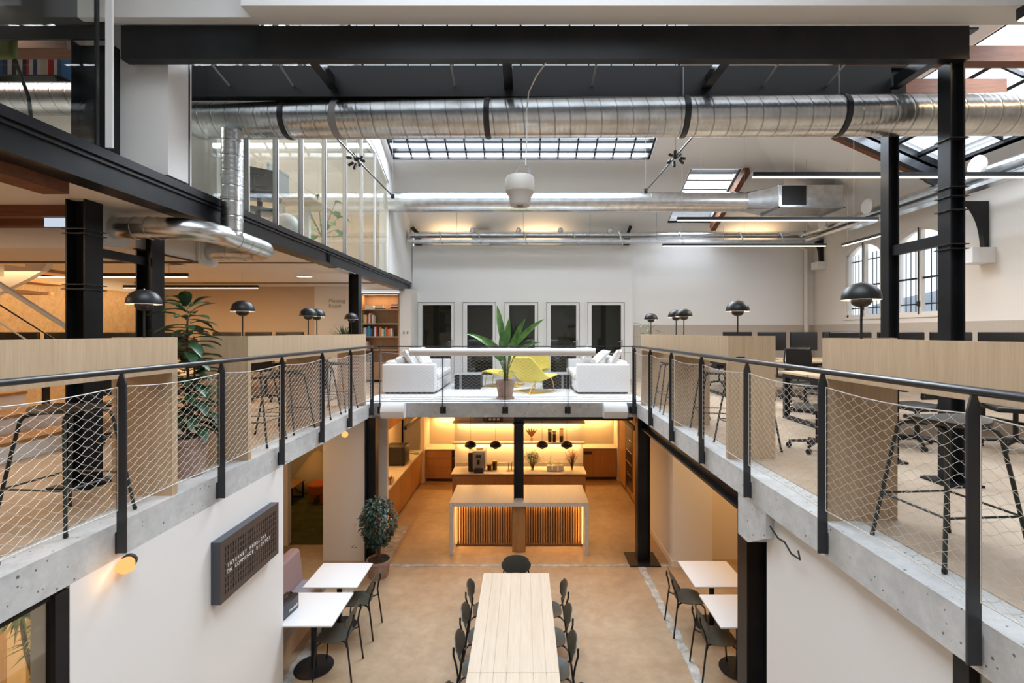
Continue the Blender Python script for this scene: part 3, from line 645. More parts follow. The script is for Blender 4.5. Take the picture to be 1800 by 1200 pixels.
for x in (-1.95, ):
    a = Vector((x, yduct(x), zduct(x))); d_ = Vector((-1, 0.066, 0.02)).normalized()
    obj('joint_band', MB().tube([a-d_*0.035, a+d_*0.035], 0.1965, 36), 'grey', t, world=True)
t = thing('branch_air_duct', 'small silver duct dropping from the big duct and bending under the left steel beam', 'duct', (-3.06, 5.06, 5.3))
rr_ = 0.103
obj('drop_pipe', MB().tube([(-3.06, 5.08, 6.36), (-3.06, 5.08, 6.0), (-3.06, 5.08, 5.6), (-3.06, 5.08, 5.26)], rr_, 28), 'ductz', t, world=True)
def arc(c, r, a0, a1, z, n=8): return [(c[0]+r*math.cos(R(a0+(a1-a0)*i/n)), c[1]+r*math.sin(R(a0+(a1-a0)*i/n)), z) for i in range(n+1)]
zz = 5.235
pth = [(-3.88, 4.60, zz), (-3.6, 4.60, zz)]+arc((-3.40, 4.92), 0.32, -90, 0, zz, 10)+[(-3.08, 5.2, zz), (-3.10, 5.6, zz)]+arc((-3.36, 5.74), 0.25, 0, 90, zz, 10)+[(-3.6, 5.99, zz), (-3.9, 5.99, zz)]
pth = [p for i, p in enumerate(pth) if i == 0 or (Vector(p)-Vector(pth[i-1])).length > 0.01]
obj('bend_pipe', MB().tube(pth, rr_, 28), 'galv', t, world=True)
for p, d_ in (((-3.68,4.60,zz),(1,0,0)), ((-3.55,4.60,zz),(1,0,0)), ((-3.47,4.607,zz),(1,.1,0)), ((-3.085,5.0,zz),(.1,1,0)), ((-3.08,5.15,zz),(0,1,0)), ((-3.09,5.35,zz),(0,1,0)), ((-3.10,5.55,zz),(0,1,0)), ((-3.45,5.99,zz),(1,0,0)), ((-3.65,5.99,zz),(1,0,0)), ((-3.06,5.08,5.42),(0,0,1)), ((-3.06,5.08,5.65),(0,0,1)), ((-3.06,5.08,5.88),(0,0,1)), ((-3.06,5.08,6.11),(0,0,1))):
    a = Vector(p); q = Vector(d_).normalized()*0.008
    obj('seam_ring', MB().tube([a-q, a+q], rr_+0.005, 24), 'galv', t, world=True)
def rplate(x, y, z, hy, hz, th=0.03):
    pts = []
    for i in range(24):
        a = 2*PI*i/24; c, s_ = math.cos(a), math.sin(a)
        pts.append((y+hy*math.copysign(abs(c)**0.55, c), z+hz*math.copysign(abs(s_)**0.55, s_)))
    return MB().prism(pts, x, x+th, 'X')
for y, l in ((4.60, 'nearer'), (5.99, 'farther')):
    o = obj('wall_collar', rplate(-3.925, y, zz, 0.19, 0.175), 'white', t, world=True); 
    obj('collar_rim', rplate(-3.895, y, zz, 0.165, 0.15, 0.012), 'white', o, world=True)
# second duct
t = thing('round_air_duct', 'bright silver round duct running across under the rear roof slope', 'duct', (1, 11.5, 7.33))
obj('duct_body', MB().tube([(x, 11.5, 7.33) for x in (-3.17, -1, 1, 3, 5.25)], 0.235, 36), 'galv', t, world=True)
for x in (-2.1, -1.1, -0.1, 0.95, 2.0, 3.0, 4.1, 5.0): obj('seam_ring', MB().tube([(x-0.008, 11.5, 7.33), (x+0.008, 11.5, 7.33)], 0.240, 30), 'galv', t, world=True)
# transition from round to square
nn_ = 24; tv = []
for i in range(nn_):
    a = 2*PI*i/nn_; tv.append((5.25, 11.5+0.235*math.cos(a), 7.33+0.235*math.sin(a)))
for i in range(nn_):
    a = 2*PI*i/nn_; c, s_ = math.cos(a), math.sin(a); k = max(abs(c), abs(s_)); tv.append((5.78, 11.4+0.42*c/k, 7.33+0.24*s_/k))
obj('transition_piece', MB().add(tv, [(i, (i+1)%nn_, nn_+(i+1)%nn_, nn_+i) for i in range(nn_)]+[tuple(range(nn_, 2*nn_))]), 'galv', t, world=True)
t = thing('air_handling_box', 'rectangular galvanised plenum box with a black opening at the end of the rear duct', 'duct box', (6.4, 11.4, 7.1))
obj('box_body', MB().rbox(5.78, 7.25, 10.95, 11.83, 7.08, 7.58, 0.01), 'galv', t, world=True, smooth=False)
obj('opening', B(5.86, 6.42, 10.94, 10.949, 7.12, 7.56), 'blkmat', t, world=True, smooth=False, label='black opening')
obj('flange', MB().box(5.77, 5.80, 10.92, 11.86, 7.05, 7.09).box(5.77, 7.27, 10.92, 10.95, 7.05, 7.08).box(7.24, 7.27, 10.92, 11.86, 7.05, 7.08), 'grey', t, world=True, smooth=False)
for x in (5.9, 7.1): obj('hanging_rod', MB().tube([(x, 10.99, 7.58), (x, 10.99, 7.9)], 0.006, 6), 'grey', t, world=True)
# rear thin pipe bundle
t = thing('small_air_duct', 'thin silver duct along the rear wall with round outlets', 'duct', (2, 13.3, 6.88))
obj('duct_body', MB().tube([(x, 13.3, 6.90) for x in (-3.15, 0, 4, 7.7)]+arc((7.6, 13.1), 0.2, 70, 10, 6.90, 4)[::1]+[(7.82, 12.6, 6.9), (7.85, 10, 6.92), (7.9, 7, 6.93), (7.9, 3.5, 6.93)], [0.075]*4+[0.08]*5+[0.11, 0.13, 0.14, 0.14], 20), 'galv', t, world=True)
for k, x in enumerate((-1.4, -0.13, 1.02, 2.38)): obj('outlet', MB().lathe([(0.06, 0), (0.075, 0.05), (0.075, 0.10), (0.05, 0.16), (0.0, 0.17)], (x, 13.3, 6.95), 16), 'galv', t, world=True)
for x in (-2.3, -1.25, 0.0, 1.35, 2.6, 4.25, 5.9, 7.0): obj('pipe_clamp', MB().tube([(x, 13.3, 6.90), (x+0.02, 13.3, 6.90)], 0.085, 16).bar((x+.01, 13.2, 6.98), (x+.1, 13.12, 6.62), 0.02, 0.03), 'galv', t, world=True)
t = thing('cable_tray', 'perforated metal cable tray hung under the thin duct on the rear wall', 'cable tray', (2, 13.2, 6.7))
obj('tray', MB().box(-3.15, 7.7, 13.05, 13.35, 6.68, 6.685).box(-3.15, 7.7, 13.05, 13.055, 6.685, 6.74).box(-3.15, 7.7, 13.345, 13.35, 6.685, 6.74), 'galv', t, world=True, smooth=False)
obj('cable_bundle', MB().tube([(-3.15, 13.12, 6.71), (0, 13.13, 6.70), (3, 13.12, 6.71), (7.7, 13.12, 6.70)], 0.018, 6).tube([(-3.15, 13.18, 6.71), (7.7, 13.19, 6.705)], 0.02, 6), 'blkmat', t, world=True)
for x in (-1.8, 0.0, 1.8, 3.6, 5.4, 7.2): obj('hanging_rod', MB().tube([(x, 13.06, 6.69), (x, 13.06, zr(13.06)-0.01)], 0.006, 5), 'grey', t, world=True)
t = thing('cable_tray', 'metal cable tray running along the right wall beside its duct', 'cable tray', (8.0, 8, 6.7))
obj('tray', MB().box(7.55, 7.8, 3.5, 13.0, 6.66, 6.668).box(7.55, 7.556, 3.5, 13.0, 6.668, 6.72).box(7.794, 7.8, 3.5, 13.0, 6.668, 6.72), 'galv', t, world=True, smooth=False)
obj('cable_bundle', MB().tube([(7.62, 3.5, 6.69), (7.62, 13.0, 6.69)], 0.022, 6).tube([(7.70, 3.5, 6.69), (7.70, 13.0, 6.69)], 0.02, 6), 'blkmat', t, world=True)
for k, (y, l) in enumerate(((12.3, 'farthest'), (10.7, 'middle'), (8.1, 'nearest'))):
    o = solo('wifi_antenna', MB().lathe([(0.17, 0), (0.18, 0.02), (0.15, 0.05), (0.0, 0.055)], (7.62, y, 7.02), 20, Matrix.Rotation(R(-90), 3, 'Y')@Matrix.Rotation(R(0), 3, 'X')), 'white', '%s round white disc fixed on the right wall duct' % l, 'disc', 'white discs along the right duct')
# hanging heater
t = thing('hanging_heater', 'pale grey stepped cylinder unit hanging on a cord in front of the big duct', 'heater', (-0.03, 4.38, 5.39))
obj('housing', MB().lathe([(0.085, 0.0), (0.095, 0.02), (0.098, 0.075), (0.128, 0.12), (0.13, 0.125), (0.13, 0.24), (0.118, 0.262), (0.0, 0.262)], (-0.03, 4.38, 5.39), 32), 'pvc', t, world=True)
obj('grille', MB().lathe([(0.0, 0.001), (0.084, 0.0)], (-0.03, 4.38, 5.392), 24).tube([(-0.03, 4.38, 5.38), (-0.03, 4.38, 5.40)], 0.03, 12), 'grey', t, world=True)
obj('yoke', MB().bar((0.055, 4.38, 5.60), (0.055, 4.38, 5.75), 0.018, 0.01).bar((-0.10, 4.38, 5.65), (-0.02, 4.38, 5.76), 0.014, 0.01).bar((-0.02, 4.38, 5.76), (0.055, 4.38, 5.75), 0.014, 0.01), 'grey', t, world=True)
obj('cord', MB().tube([(0.02, 4.38, 5.76), (0.03, 4.45, 6.0), (0.03, 4.52, 6.3), (0.05, 4.50, 6.48), (0.12, 4.38, 6.57), (0.2, 4.26, 6.622)], 0.006, 6), 'cushion', t, world=True)
# tie rods with spot clusters
for x, y0, y1, yn, l in ((-2.50, 5.05, 9.25, 7.25, 'left'), (2.25, 5.05, 8.9, 7.15, 'right')):
    t = thing('roof_tie_rod', 'slim dark tie rod carrying a spotlight cluster, %s one below the roof' % l, 'rod', (x, yn, 6.84))
    obj('rod', MB().tube([(x, y0, 6.84), (x, y1, 6.84)], 0.012, 8), 'blkrail', t, world=True)
    obj('drop_wire', MB().tube([(x, yn, 6.84), (x, yn, 9.8)], 0.006, 5), 'grey', t, world=True)
    q = MB(); rnd = random.Random(3)
    for i in range(7):
        a = i*2*PI/7; c_ = Vector((x, yn, 6.82))+Vector((0.075*math.cos(a), 0.05*math.sin(a*2), 0.055*math.sin(a)))
        q.tube([c_, c_+Vector((0.05*math.cos(a), -0.05, -0.03+0.05*math.sin(a)))], 0.022, 8)
    q.lathe([(0, -0.04), (0.04, -0.02), (0.045, 0.02), (0, 0.04)], (x, yn, 6.84), 12)
    obj('spotlight_cluster', q, 'blkmat', t, world=True)
    obj('anchor', MB().box(x-0.03, x+0.03, y1-0.02, y1+0.04, 6.8, 6.88), 'blkrail', t, world=True)
    obj('anchor_wire', MB().tube([(x, y1, 6.88), (x, y1, zr(y1)-0.02)], 0.005, 5), 'grey', t, world=True)

# ------------------------------------------------------------------ linear lights
def linear(label, x0, x1, y, z, zc, watts=None, group=None, along='X', wires=2, lit=True, h=0.05, name='linear_pendant_light'):
    c = ((x0+x1)/2, y, z) if along == 'X' else (y, (x0+x1)/2, z)
    t = thing(name, label, 'light', c, 0, group)
    def bxx(a0, a1, w_, z0, z1): return B(a0, a1, y-w_, y+w_, z0, z1) if along == 'X' else B(y-w_, y+w_, a0, a1, z0, z1)
    obj('housing', bxx(x0, x1, 0.027, z+0.012, z+h+0.012), 'blkmat', t, world=True, smooth=False)
    if lit: obj('diffuser', bxx(x0+0.01, x1-0.01, 0.022, z, z+0.0115), 'tube', t, world=True, smooth=False)
    for i in range(wires):
        a = x0+(x1-x0)*(0.12+0.76*i/max(1, wires-1)); zt_ = zc(a) if callable(zc) else zc
        pa = (a, y, z+h) if along == 'X' else (y, a, z+h); pb = (a, y, zt_) if along == 'X' else (y, a, zt_)
        if zt_ > z+h+0.03: obj('hanging_wire', MB().tube([pa, pb], 0.003, 4), 'grey', t, world=True)
    if watts:
        a = area('lamp_light', (c[0], c[1], z-0.01), (0, 0, 0) if along == 'X' else (0, 0, PI/2), x1-x0, 0.04, watts, WARM); lightchild(a, t)
    return t
linear('upper and nearest long black linear light hanging on the right, with warm glow', 2.82, 7.1, 5.96, 6.15, lambda x: min(zx(x), 9.8), 22)
linear('middle long black linear light hanging on the right, below the plenum box', 2.63, 6.07, 8.28, 6.15, lambda x: min(zx(x), zr(8.28)), 22)
linear('lowest and farthest long black linear light on the right, above the bare rear wall', 3.10, 6.74, 10.77, 6.15, lambda x: min(zx(x), zr(10.77)), 18, wires=3)
linear('nearer black linear light hanging in the left gallery, in front of the ribbed cork wall', -7.46, -5.12, 7.37, 5.08, 5.4, 30, wires=2)
linear('farther black linear light hanging in the left gallery, in front of the plain beige wall', -7.65, -5.08, 9.26, 5.08, 5.4, 30)
linear('black linear light at the top right corner of the picture', 3.98, 5.6, 3.88, 6.75, 8.5, 6, wires=2, h=0.09)
linear('angled black linear light near the right wall windows', 9.3, 10.6, 7.0, 6.12, lambda x: zx(7.0), 8, along='Y', wires=2)
linear('unlit black bar light under the left kitchen ceiling', 9.5, 12.0, -2.32, 2.31, 2.63, None, along='Y', lit=False, h=0.07)
linear('unlit black bar light under the right kitchen ceiling', 9.55, 12.0, 2.2, 2.29, 2.63, None, along='Y', lit=False, h=0.07)
t = linear('short grey light bar hanging in the glazed upper office, nearer the pier', -4.9, -3.6, 6.7, 7.75, 8.15, 6, h=0.04)
t = linear('long grey light bar hanging deeper in the glazed upper office', -5.6, -3.7, 8.2, 7.85, 8.15, 8, h=0.04)
t = thing('ceiling_light', 'small recessed square ceiling light in the left gallery ceiling', 'light', (-4.47, 9.87, 5.38))
obj('frame', MB().box(-4.62, -4.32, 9.80, 9.94, 5.375, 5.40), 'white', t, world=True); obj('diffuser', B(-4.60, -4.34, 9.815, 9.925, 5.37, 5.3745), 'tube', t, world=True)
t = thing('smoke_detector', 'round disc detector on the left gallery ceiling', 'detector', (-5.8, 8.0, 5.33))
obj('disc', MB().lathe([(0.0, 0), (0.13, 0.01), (0.14, 0.03), (0.03, 0.055)], (-5.9, 8.2, 5.34), 20), 'warmwhite', t, world=True)
t = thing('hanging_sign', 'lit blank white sign panel beside the nearest left gallery column', 'sign', (-4.35, 4.4, 5.2))
obj('panel', B(-4.42, -4.12, 4.46, 4.475, 5.22, 5.34), 'signlit', t, world=True); obj('bar', B(-4.52, -4.05, 4.45, 4.485, 5.34, 5.365), 'grey', t, world=True)

# ------------------------------------------------------------------ globe-shaded lamps
def lamp_shade(t, z, scale=1.0, pendant=False, watts=3):
    s = scale; prof = [(0.119, 0.0), (0.119, 0.01)]
    for i in range(1, 13):
        a = R(90*i/12); prof.append((0.119*math.cos(a), 0.01+0.106*math.sin(a)))
    inner = [(r*0.975, q*0.96) for r, q in prof[::-1]]
    obj('upper_shade', MB().lathe([(r*s, z+q*s) for r, q in prof+inner+[prof[0]]], n=36), 'blkmat', t)
    rf = [(r*0.965, q*0.955) for r, q in prof[1:-1]]
    obj('inner_reflector', MB().lathe([(r*s, z+(q-0.004)*s) for r, q in [(0.118, 0.0)]+rf], n=36, cap=False), 'letter', t, label='white inside of the shade')
    lo = [(0.0, -0.055)]+[(0.062*math.sin(R(90*i/9)), -0.012-0.043*math.cos(R(90*i/9))) for i in range(1, 10)]+[(0.062, 0.012), (0.058, 0.012), (0.056, -0.01), (0.0, -0.04)]
    obj('lower_shade', MB().lathe([(r*s, z+q*s) for r, q in lo], n=30), 'blkmat', t)
    obj('bulb', MB().lathe([(0, -0.02), (0.03, -0.01), (0.04, 0.015), (0.03, 0.045), (0, 0.06)], n=16) if False else MB().lathe([(r*s, z+q*s) for r, q in ((0, -0.02), (0.022, -0.014), (0.028, 0.004), (0.02, 0.02), (0, 0.026))], n=16), 'bulb', t)
    if not pendant: obj('finial', MB().lathe([(0.0, z+0.122*s), (0.006, z+0.119*s), (0.007, z+0.112*s), (0.004, z+0.108*s)], n=10), 'chrome', t)
    d = bpy.data.lights.new('lamp_light', 'POINT'); d.energy = watts; d.color = WARM; d.shadow_soft_size = 0.012
    o = bpy.data.objects.new('lamp_light', d); C.objects.link(o); o.parent = t; o.location = (0, 0, z+0.05*s)
def table_lamp():
    t = thing('table_lamp', '', 'lamp')
    obj('base', MB().lathe([(0.0, 0), (0.085, 0), (0.088, 0.008), (0.08, 0.014), (0.01, 0.018), (0.0, 0.02)], n=28), 'blkmat', t)
    obj('stem', MB().tube([(0, 0, 0.016), (0, 0, 0.47)], 0.0075, 10), 'blkmat', t)
    lamp_shade(t, 0.50)
    return t
lm = table_lamp(); first = True
LAMPS = [(-3.02, 3.85, 'black mushroom-shaped table lamp on the nearest left counter, before the second column'), (-3.02, 5.20, 'black mushroom-shaped table lamp just right of the rubber plant'),
 (-3.02, 6.79, 'front lamp of the overlapping pair on the left counters, in front of its twin'), (-3.02, 7.07, 'rear lamp of the overlapping pair on the left counters, half behind its twin'),
 (-3.06, 8.60, 'farthest black mushroom-shaped table lamp on the left counters, before the column and yucca'),
 (2.32, 3.32, 'largest black mushroom-shaped table lamp, on the nearest right counter before the arched window'), (2.30, 5.19, 'black mushroom-shaped table lamp standing alone before the bare right rear wall'),
 (2.32, 6.99, 'front lamp of the overlapping pair on the right counters, in front of its twin'), (2.30, 7.28, 'rear lamp of the overlapping pair on the right counters, half behind its twin'),
 (2.30, 8.72, 'farthest black mushroom-shaped table lamp on the right counters, over the potted plant')]
for x, y, l in LAMPS:
    if first: o = lm; first = False; o.location = (x, y, 3.972); o['label'] = l
    else: o = dup(lm, (x, y, 3.972), 0, l)
    o['group'] = 'mushroom table lamps on the gallery counters'
pend = thing('pendant_lamp', '', 'lamp', (0, 0, 0), 0, 'pendants above the kitchen counter')
lamp_shade(pend, 0.0, 1.12, True, 6); obj('cord', MB().tube([(0, 0, 0.11), (0, 0, 0.99)], 0.004, 6), 'blkmat', pend); obj('ceiling_cap', MB().lathe([(0, 0.975), (0.05, 0.975), (0.05, 0.995)], n=16), 'blkmat', pend)
for i, (px, l) in enumerate(((827, 'leftmost black pendant lamp, above the coffee machine'), (871, 'second black pendant lamp from the left, right of the coffee machine'), (953, 'black pendant lamp just right of the island column, above the green bouquet'), (996, 'rightmost black pendant lamp, above the dried flowers'))):
    loc = ((px-920)/850*11.05, 11.05, 1.635)
    if i == 0: pend.location = loc; pend['label'] = l
    else: dup(pend, loc, 0, l)

# ------------------------------------------------------------------ high oak counters along the galleries
def counter(label, s, y0, y1, near_closed=True, group=None):
    xf = -2.89 if s < 0 else 2.17; xb = xf+s*0.5 if s > 0 else xf-0.5
    a, b = min(xf, xb), max(xf, xb)
    t = thing('high_counter', label, 'counter', ((a+b)/2, (y0+y1)/2, F2))
    e = 0.022
    af, bf = (b-e, b) if s < 0 else (a, a+e)
    obj('front_apron', B(af, bf, y0+0.06, y1-0.06, 3.915, 4.205), 'oak', t, world=True, smooth=False)
    for q0, q1 in ((y0, y0+0.06), (y1-0.06, y1)): obj('side_panel', B(a, b, q0, q1, F2+0.001, 4.205), 'oak', t, world=True, smooth=False)
    c0, c1 = (a, b-e) if s < 0 else (a+e, b)
    obj('worktop', B(c0, c1, y0+0.06, y1-0.06, 3.93, 3.97), 'oak', t, world=True, smooth=False)
    return t
counter('long pale oak high counter nearest on the left gallery, cut by the picture edge', -1, 1.9, 4.04)
counter('pale oak high counter in the middle of the left gallery, just past the rubber plant', -1, 5.075, 6.972)
counter('pale oak high counter at the far end of the left gallery, next to the yucca', -1, 6.974, 8.87)
counter('pale oak high counter nearest on the right gallery, with a large stool under it', 1, 1.5, 3.51)
counter('pale oak high counter in the middle of the right gallery, showing its broad closed end', 1, 5.12, 6.985)
counter('pale oak high counter at the far end of the right gallery, beside the potted plant', 1, 6.987, 8.92)

# ------------------------------------------------------------------ stools
def stool():
    t = thing('bar_stool', '', 'stool', (0,0,0), 0, 'dark bar stools at the oak counters')
    g = MB(); n = 28; ring = []
    def se(a, rx, ry, p=0.75): c, s_ = math.cos(a), math.sin(a); return rx*math.copysign(abs(c)**p, c), ry*math.copysign(abs(s_)**p, s_)
    lv = [(0.80, -0.018), (0.98, -0.012), (1.0, 0.0), (0.97, 0.012), (0.7, 0.006), (0.35, -0.002), (0.02, -0.004)]
    vs = []
    for k, dz in lv:
        for j in range(n):
            x, y = se(2*PI*j/n, 0.205*k, 0.185*k); vs.append((x, y, 0.80+dz+0.35*x*x-0.1*y*y))
    fs = [(i*n+j, i*n+(j+1)%n, (i+1)*n+(j+1)%n, (i+1)*n+j) for i in range(len(lv)-1) for j in range(n)]+[tuple(reversed(range(n))), tuple((len(lv)-1)*n+j for j in range(n))]
    obj('seat', g.add(vs, fs), 'stoolseat', t)
    fr = MB()
    for sx in (-1, 1):
        for sy in (-1, 1):
            obj('leg', MB().tube([(sx*0.27, sy*0.255, 0.0), (sx*0.20, sy*0.20, 0.50), (sx*0.165, sy*0.172, 0.735), (sx*0.155, sy*0.155, 0.762), (sx*0.13, sy*0.11, 0.774), (sx*0.10, sy*0.03, 0.776)], 0.0115, 8), 'stoolgreen', t)
            obj('foot_cap', MB().lathe([(0.014, 0), (0.014, 0.02)], (sx*0.27, sy*0.255, 0), 8), 'blkmat', t)
    z = 0.29; a, b = 0.232, 0.225
    obj('footrest', MB().tube([(-a, -b, z), (a, -b, z)], 0.007, 6).tube([(-a, b, z), (a, b, z)], 0.007, 6).tube([(-a, -b, z), (-a, b, z)], 0.007, 6).tube([(a, -b, z), (a, b, z)], 0.007, 6), 'stoolgreen', t)
    return t
st = stool(); first = True
for x, y, r, l in ((2.60, 2.97, 4, 'large dark olive bar stool under the nearest right counter'), (-3.24, 3.44, -5, 'dark bar stool under the nearest left counter, farther of its two'), (-3.27, 2.50, 6, 'dark bar stool under the nearest left counter, cut by the left picture edge'),
    (2.61, 5.66, 3, 'dark bar stool at the near end of the middle right counter'), (2.57, 6.48, -8, 'dark bar stool at the far end of the middle right counter'), (2.56, 7.62, 5, 'nearer dark bar stool at the farthest right counter'), (2.57, 8.33, -4, 'farther dark bar stool at the farthest right counter'),
    (-3.24, 5.82, 3, 'dark bar stool at the near end of the middle left counter'), (-3.22, 6.56, -6, 'dark bar stool at the far end of the middle left counter'), (-3.22, 7.60, 4, 'nearer dark bar stool at the farthest left counter'), (-3.22, 8.33, -3, 'farther dark bar stool at the farthest left counter')):
    loc = (x, y, F2+0.006)
    if first: st.location = loc; st.rotation_euler.z = R(r); st['label'] = l; first = False
    else: dup(st, loc, R(r), l)

# ------------------------------------------------------------------ cafe and dining furniture
def dining_chair():
    t = thing('dining_chair', '', 'chair')
    n = 28; lv = [(0.85, -0.010), (1.0, -0.002), (1.0, 0.006), (0.92, 0.006), (0.5, -0.004), (0.02, -0.006)]; vs = []
    for k, dz in lv:
        for j in range(n):
            a = 2*PI*j/n; c, s_ = math.cos(a), math.sin(a); x = 0.205*k*math.copysign(abs(c)**0.7, c); y = 0.20*k*math.copysign(abs(s_)**0.75, s_)
            vs.append((x, y+0.01, 0.455+dz+0.25*x*x-0.15*max(0, y-0.1)))
    fs = [(i*n+j, i*n+(j+1)%n, (i+1)*n+(j+1)%n, (i+1)*n+j) for i in range(len(lv)-1) for j in range(n)]+[tuple(reversed(range(n))), tuple((len(lv)-1)*n+j for j in range(n))]
    obj('seat', MB().add(vs, fs), 'olive', t)
    # curved back: rounded shell
    nu, nv = 14, 8; vs = []
    for side in (0, 1):
        for i in range(nu+1):
            u = -1+2*i/nu
            for j in range(nv+1):
                v_ = -1+2*j/nv; wv_ = (1-abs(v_)**3.0)**0.34 if abs(v_) < 1 else 0.55
                wv_ = max(wv_, 0.80); x = 0.222*u*wv_*(1.0+0.08*v_); hh = 0.118*(1-0.30*abs(u)**4)
                z = 0.715+hh*v_-0.015*u*u; y = -0.245+0.30*x*x*3.2-0.03*v_ + (0.010 if side else 0)
                vs.append((x, y, z))
    m_ = (nu+1)*(nv+1); fs = []
    for i in range(nu):
        for j in range(nv):
            q = i*(nv+1)+j; fs += [(q, q+1, q+nv+2, q+nv+1), (m_+q, m_+q+nv+1, m_+q+nv+2, m_+q+1)]
    for i in range(nu):
        for q in (i*(nv+1), i*(nv+1)+nv): fs.append((q, q+nv+1, m_+q+nv+1, m_+q))
    for j in range(nv):
        for q in (j, nu*(nv+1)+j): fs.append((q, q+1, m_+q+1, m_+q))
    obj('backrest', MB().add(vs, fs), 'olive', t)
    bo = MB()
    for s_ in (-1, 1): bo.lathe([(0.0, -0.004), (0.012, -0.002), (0.012, 0.004)], (s_*0.115, -0.262, 0.735), 10, Matrix.Rotation(R(90), 3, 'X'))
    obj('bolt', bo, 'blkmat', t)
    for s_ in (-1, 1):
        obj('rear_leg', MB().tube([(s_*0.215, -0.275, 0), (s_*0.205, -0.225, 0.40), (s_*0.20, -0.21, 0.50), (s_*0.185, -0.235, 0.62), (s_*0.15, -0.268, 0.70), (s_*0.125, -0.272, 0.77)], 0.0115, 8), 'blkmat', t)
        obj('front_leg', MB().tube([(s_*0.21, 0.20, 0), (s_*0.195, 0.165, 0.40), (s_*0.18, 0.15, 0.425), (s_*0.14, 0.12, 0.437), (s_*0.10, -0.10, 0.437), (s_*0.13, -0.17, 0.43), (s_*0.205, -0.215, 0.42)], 0.0105, 8), 'blkmat', t)
    obj('seat_rail', MB().tube([(-0.14, 0.12, 0.437), (0.14, 0.12, 0.437)], 0.009, 6).tube([(-0.12, -0.12, 0.437), (0.12, -0.12, 0.437)], 0.009, 6), 'blkmat', t)
    return t
ch = dining_chair(); first = True
GD = 'dark chairs around the long dining table'; GC = 'dark chairs at the small square tables'
CH = [(-0.11, 7.14, 180, 'dark chair at the head of the long dining table, facing the viewer', GD)]
for i, (y, l) in enumerate(((6.60, 'farthest'), (6.02, 'second farthest'), (5.46, 'third farthest'), (4.62, 'nearest visible'))):
    CH.append((-0.50, y, -90, '%s dark chair on the left side of the long dining table' % l, GD))
    CH.append((0.33, y-(0.02 if i else 0), 90, '%s dark chair on the right side of the long dining table' % l, GD))
CH += [(-2.34, 6.86, 90, 'dark chair facing the farther left cafe table, nearer the ficus tree', GC), (-2.36, 6.08, 90, 'dark chair facing the nearer left cafe table that holds the speaker', GC),
       (2.36, 6.92, -90, 'dark chair facing the farther right cafe table', GC), (2.42, 6.02, -90, 'dark chair facing the nearer right cafe table beside the wide column', GC)]
for x, y, r, l, g_ in CH:
    if first: ch.location = (x, y, 0); ch.rotation_euler.z = R(r); ch['label'] = l; ch['group'] = g_; first = False
    else: o = dup(ch, (x, y, 0), R(r), l); o['group'] = g_
for y0, y1, l in ((4.972, 7.016, 'farther half of the long whitewashed plank dining table'), (2.95, 4.968, 'nearer half of the long whitewashed plank dining table, cut by the picture bottom')):
    t = thing('dining_table', l, 'table', (-0.104, (y0+y1)/2, 0), 0, 'dining tables set end to end')
    top = MB(); n = 7; x0, x1 = -0.578, 0.371
    for i in range(n): top.box(x0+(x1-x0)*i/n+0.002, x0+(x1-x0)*(i+1)/n-0.002, y0, y1, 0.712, 0.75)
    top.box(x0+0.01, x1-0.01, y0+0.01, y1-0.01, 0.709, 0.741)
    obj('tabletop', top, 'plank', t, world=True, smooth=False)
    for x in (x0+0.06, x1-0.06):
        for y in (y0+0.06, y1-0.06): obj('leg', B(x-0.03, x+0.03, y-0.03, y+0.03, 0, 0.705), 'blk', t, world=True, smooth=False)
    obj('underframe', MB().box(x0+0.03, x1-0.03, y0+0.04, y0+0.08, 0.66, 0.709).box(x0+0.03, x1-0.03, y1-0.08, y1-0.04, 0.66, 0.709), 'blk', t, world=True, smooth=False)
for x0, x1, y0, y1, l in ((-3.03, -2.28, 6.63, 7.33, 'white square cafe table on the left, farther one near the ficus'), (-3.03, -2.28, 5.76, 6.50, 'white square cafe table on the left, nearer one carrying the black speaker'),
                          (2.36, 3.10, 6.64, 7.39, 'white square cafe table on the right, farther one by the baseboard corner'), (2.34, 3.09, 5.73, 6.45, 'white square cafe table on the right, nearer one half behind the column')):
    cx, cy = (x0+x1)/2, (y0+y1)/2
    t = thing('cafe_table', l, 'table', (cx, cy, 0), 0, 'white square cafe tables')
    obj('tabletop', MB().rbox(x0, x1, y0, y1, 0.728, 0.75, 0.006), 'tabletop', t, world=True)
    obj('pole', MB().tube([(cx, cy, 0.015), (cx, cy, 0.715)], 0.036, 20), 'blk', t, world=True)
    obj('base_disc', MB().lathe([(0, 0.0), (0.235, 0.0), (0.24, 0.008), (0.235, 0.014), (0.05, 0.018), (0, 0.018)], (cx, cy, 0), 40), 'blk', t, world=True)
    obj('top_plate', B(cx-0.11, cx+0.11, cy-0.11, cy+0.11, 0.715, 0.727), 'blk', t, world=True)
t = thing('banquette_bench', 'mauve upholstered bench with a tall backrest behind the left cafe tables', 'bench', (-3.2, 6.6, 0))
obj('seat', MB().rbox(-3.42, -3.0, 5.46, 7.42, 0.32, 0.46, 0.03), 'mauvegrey', t, world=True)
bm_ = MB().prism([(-3.56, 0.30), (-3.36, 0.30), (-3.43, 0.90), (-3.46, 0.93), (-3.57, 0.93), (-3.60, 0.90)], 5.46, 7.42, 'Y'); obj('backrest', bm_, 'pink', t, world=True)
obj('plinth', B(-3.54, -3.06, 5.48, 7.38, 0.0, 0.32), 'oak', t, world=True, smooth=False)
t = thing('portable_speaker', 'small black portable speaker on the nearer left cafe table', 'speaker', (-2.97, 6.02, 0.75))
mr = Matrix.Rotation(R(-8), 4, 'Z'); MT = Matrix.Translation((-2.965, 6.0, 0.75)) @ mr
obj('body', MB().rbox(-0.085, 0.085, -0.17, 0.17, 0.0, 0.185, 0.012, MT), 'blkmat', t, world=True)
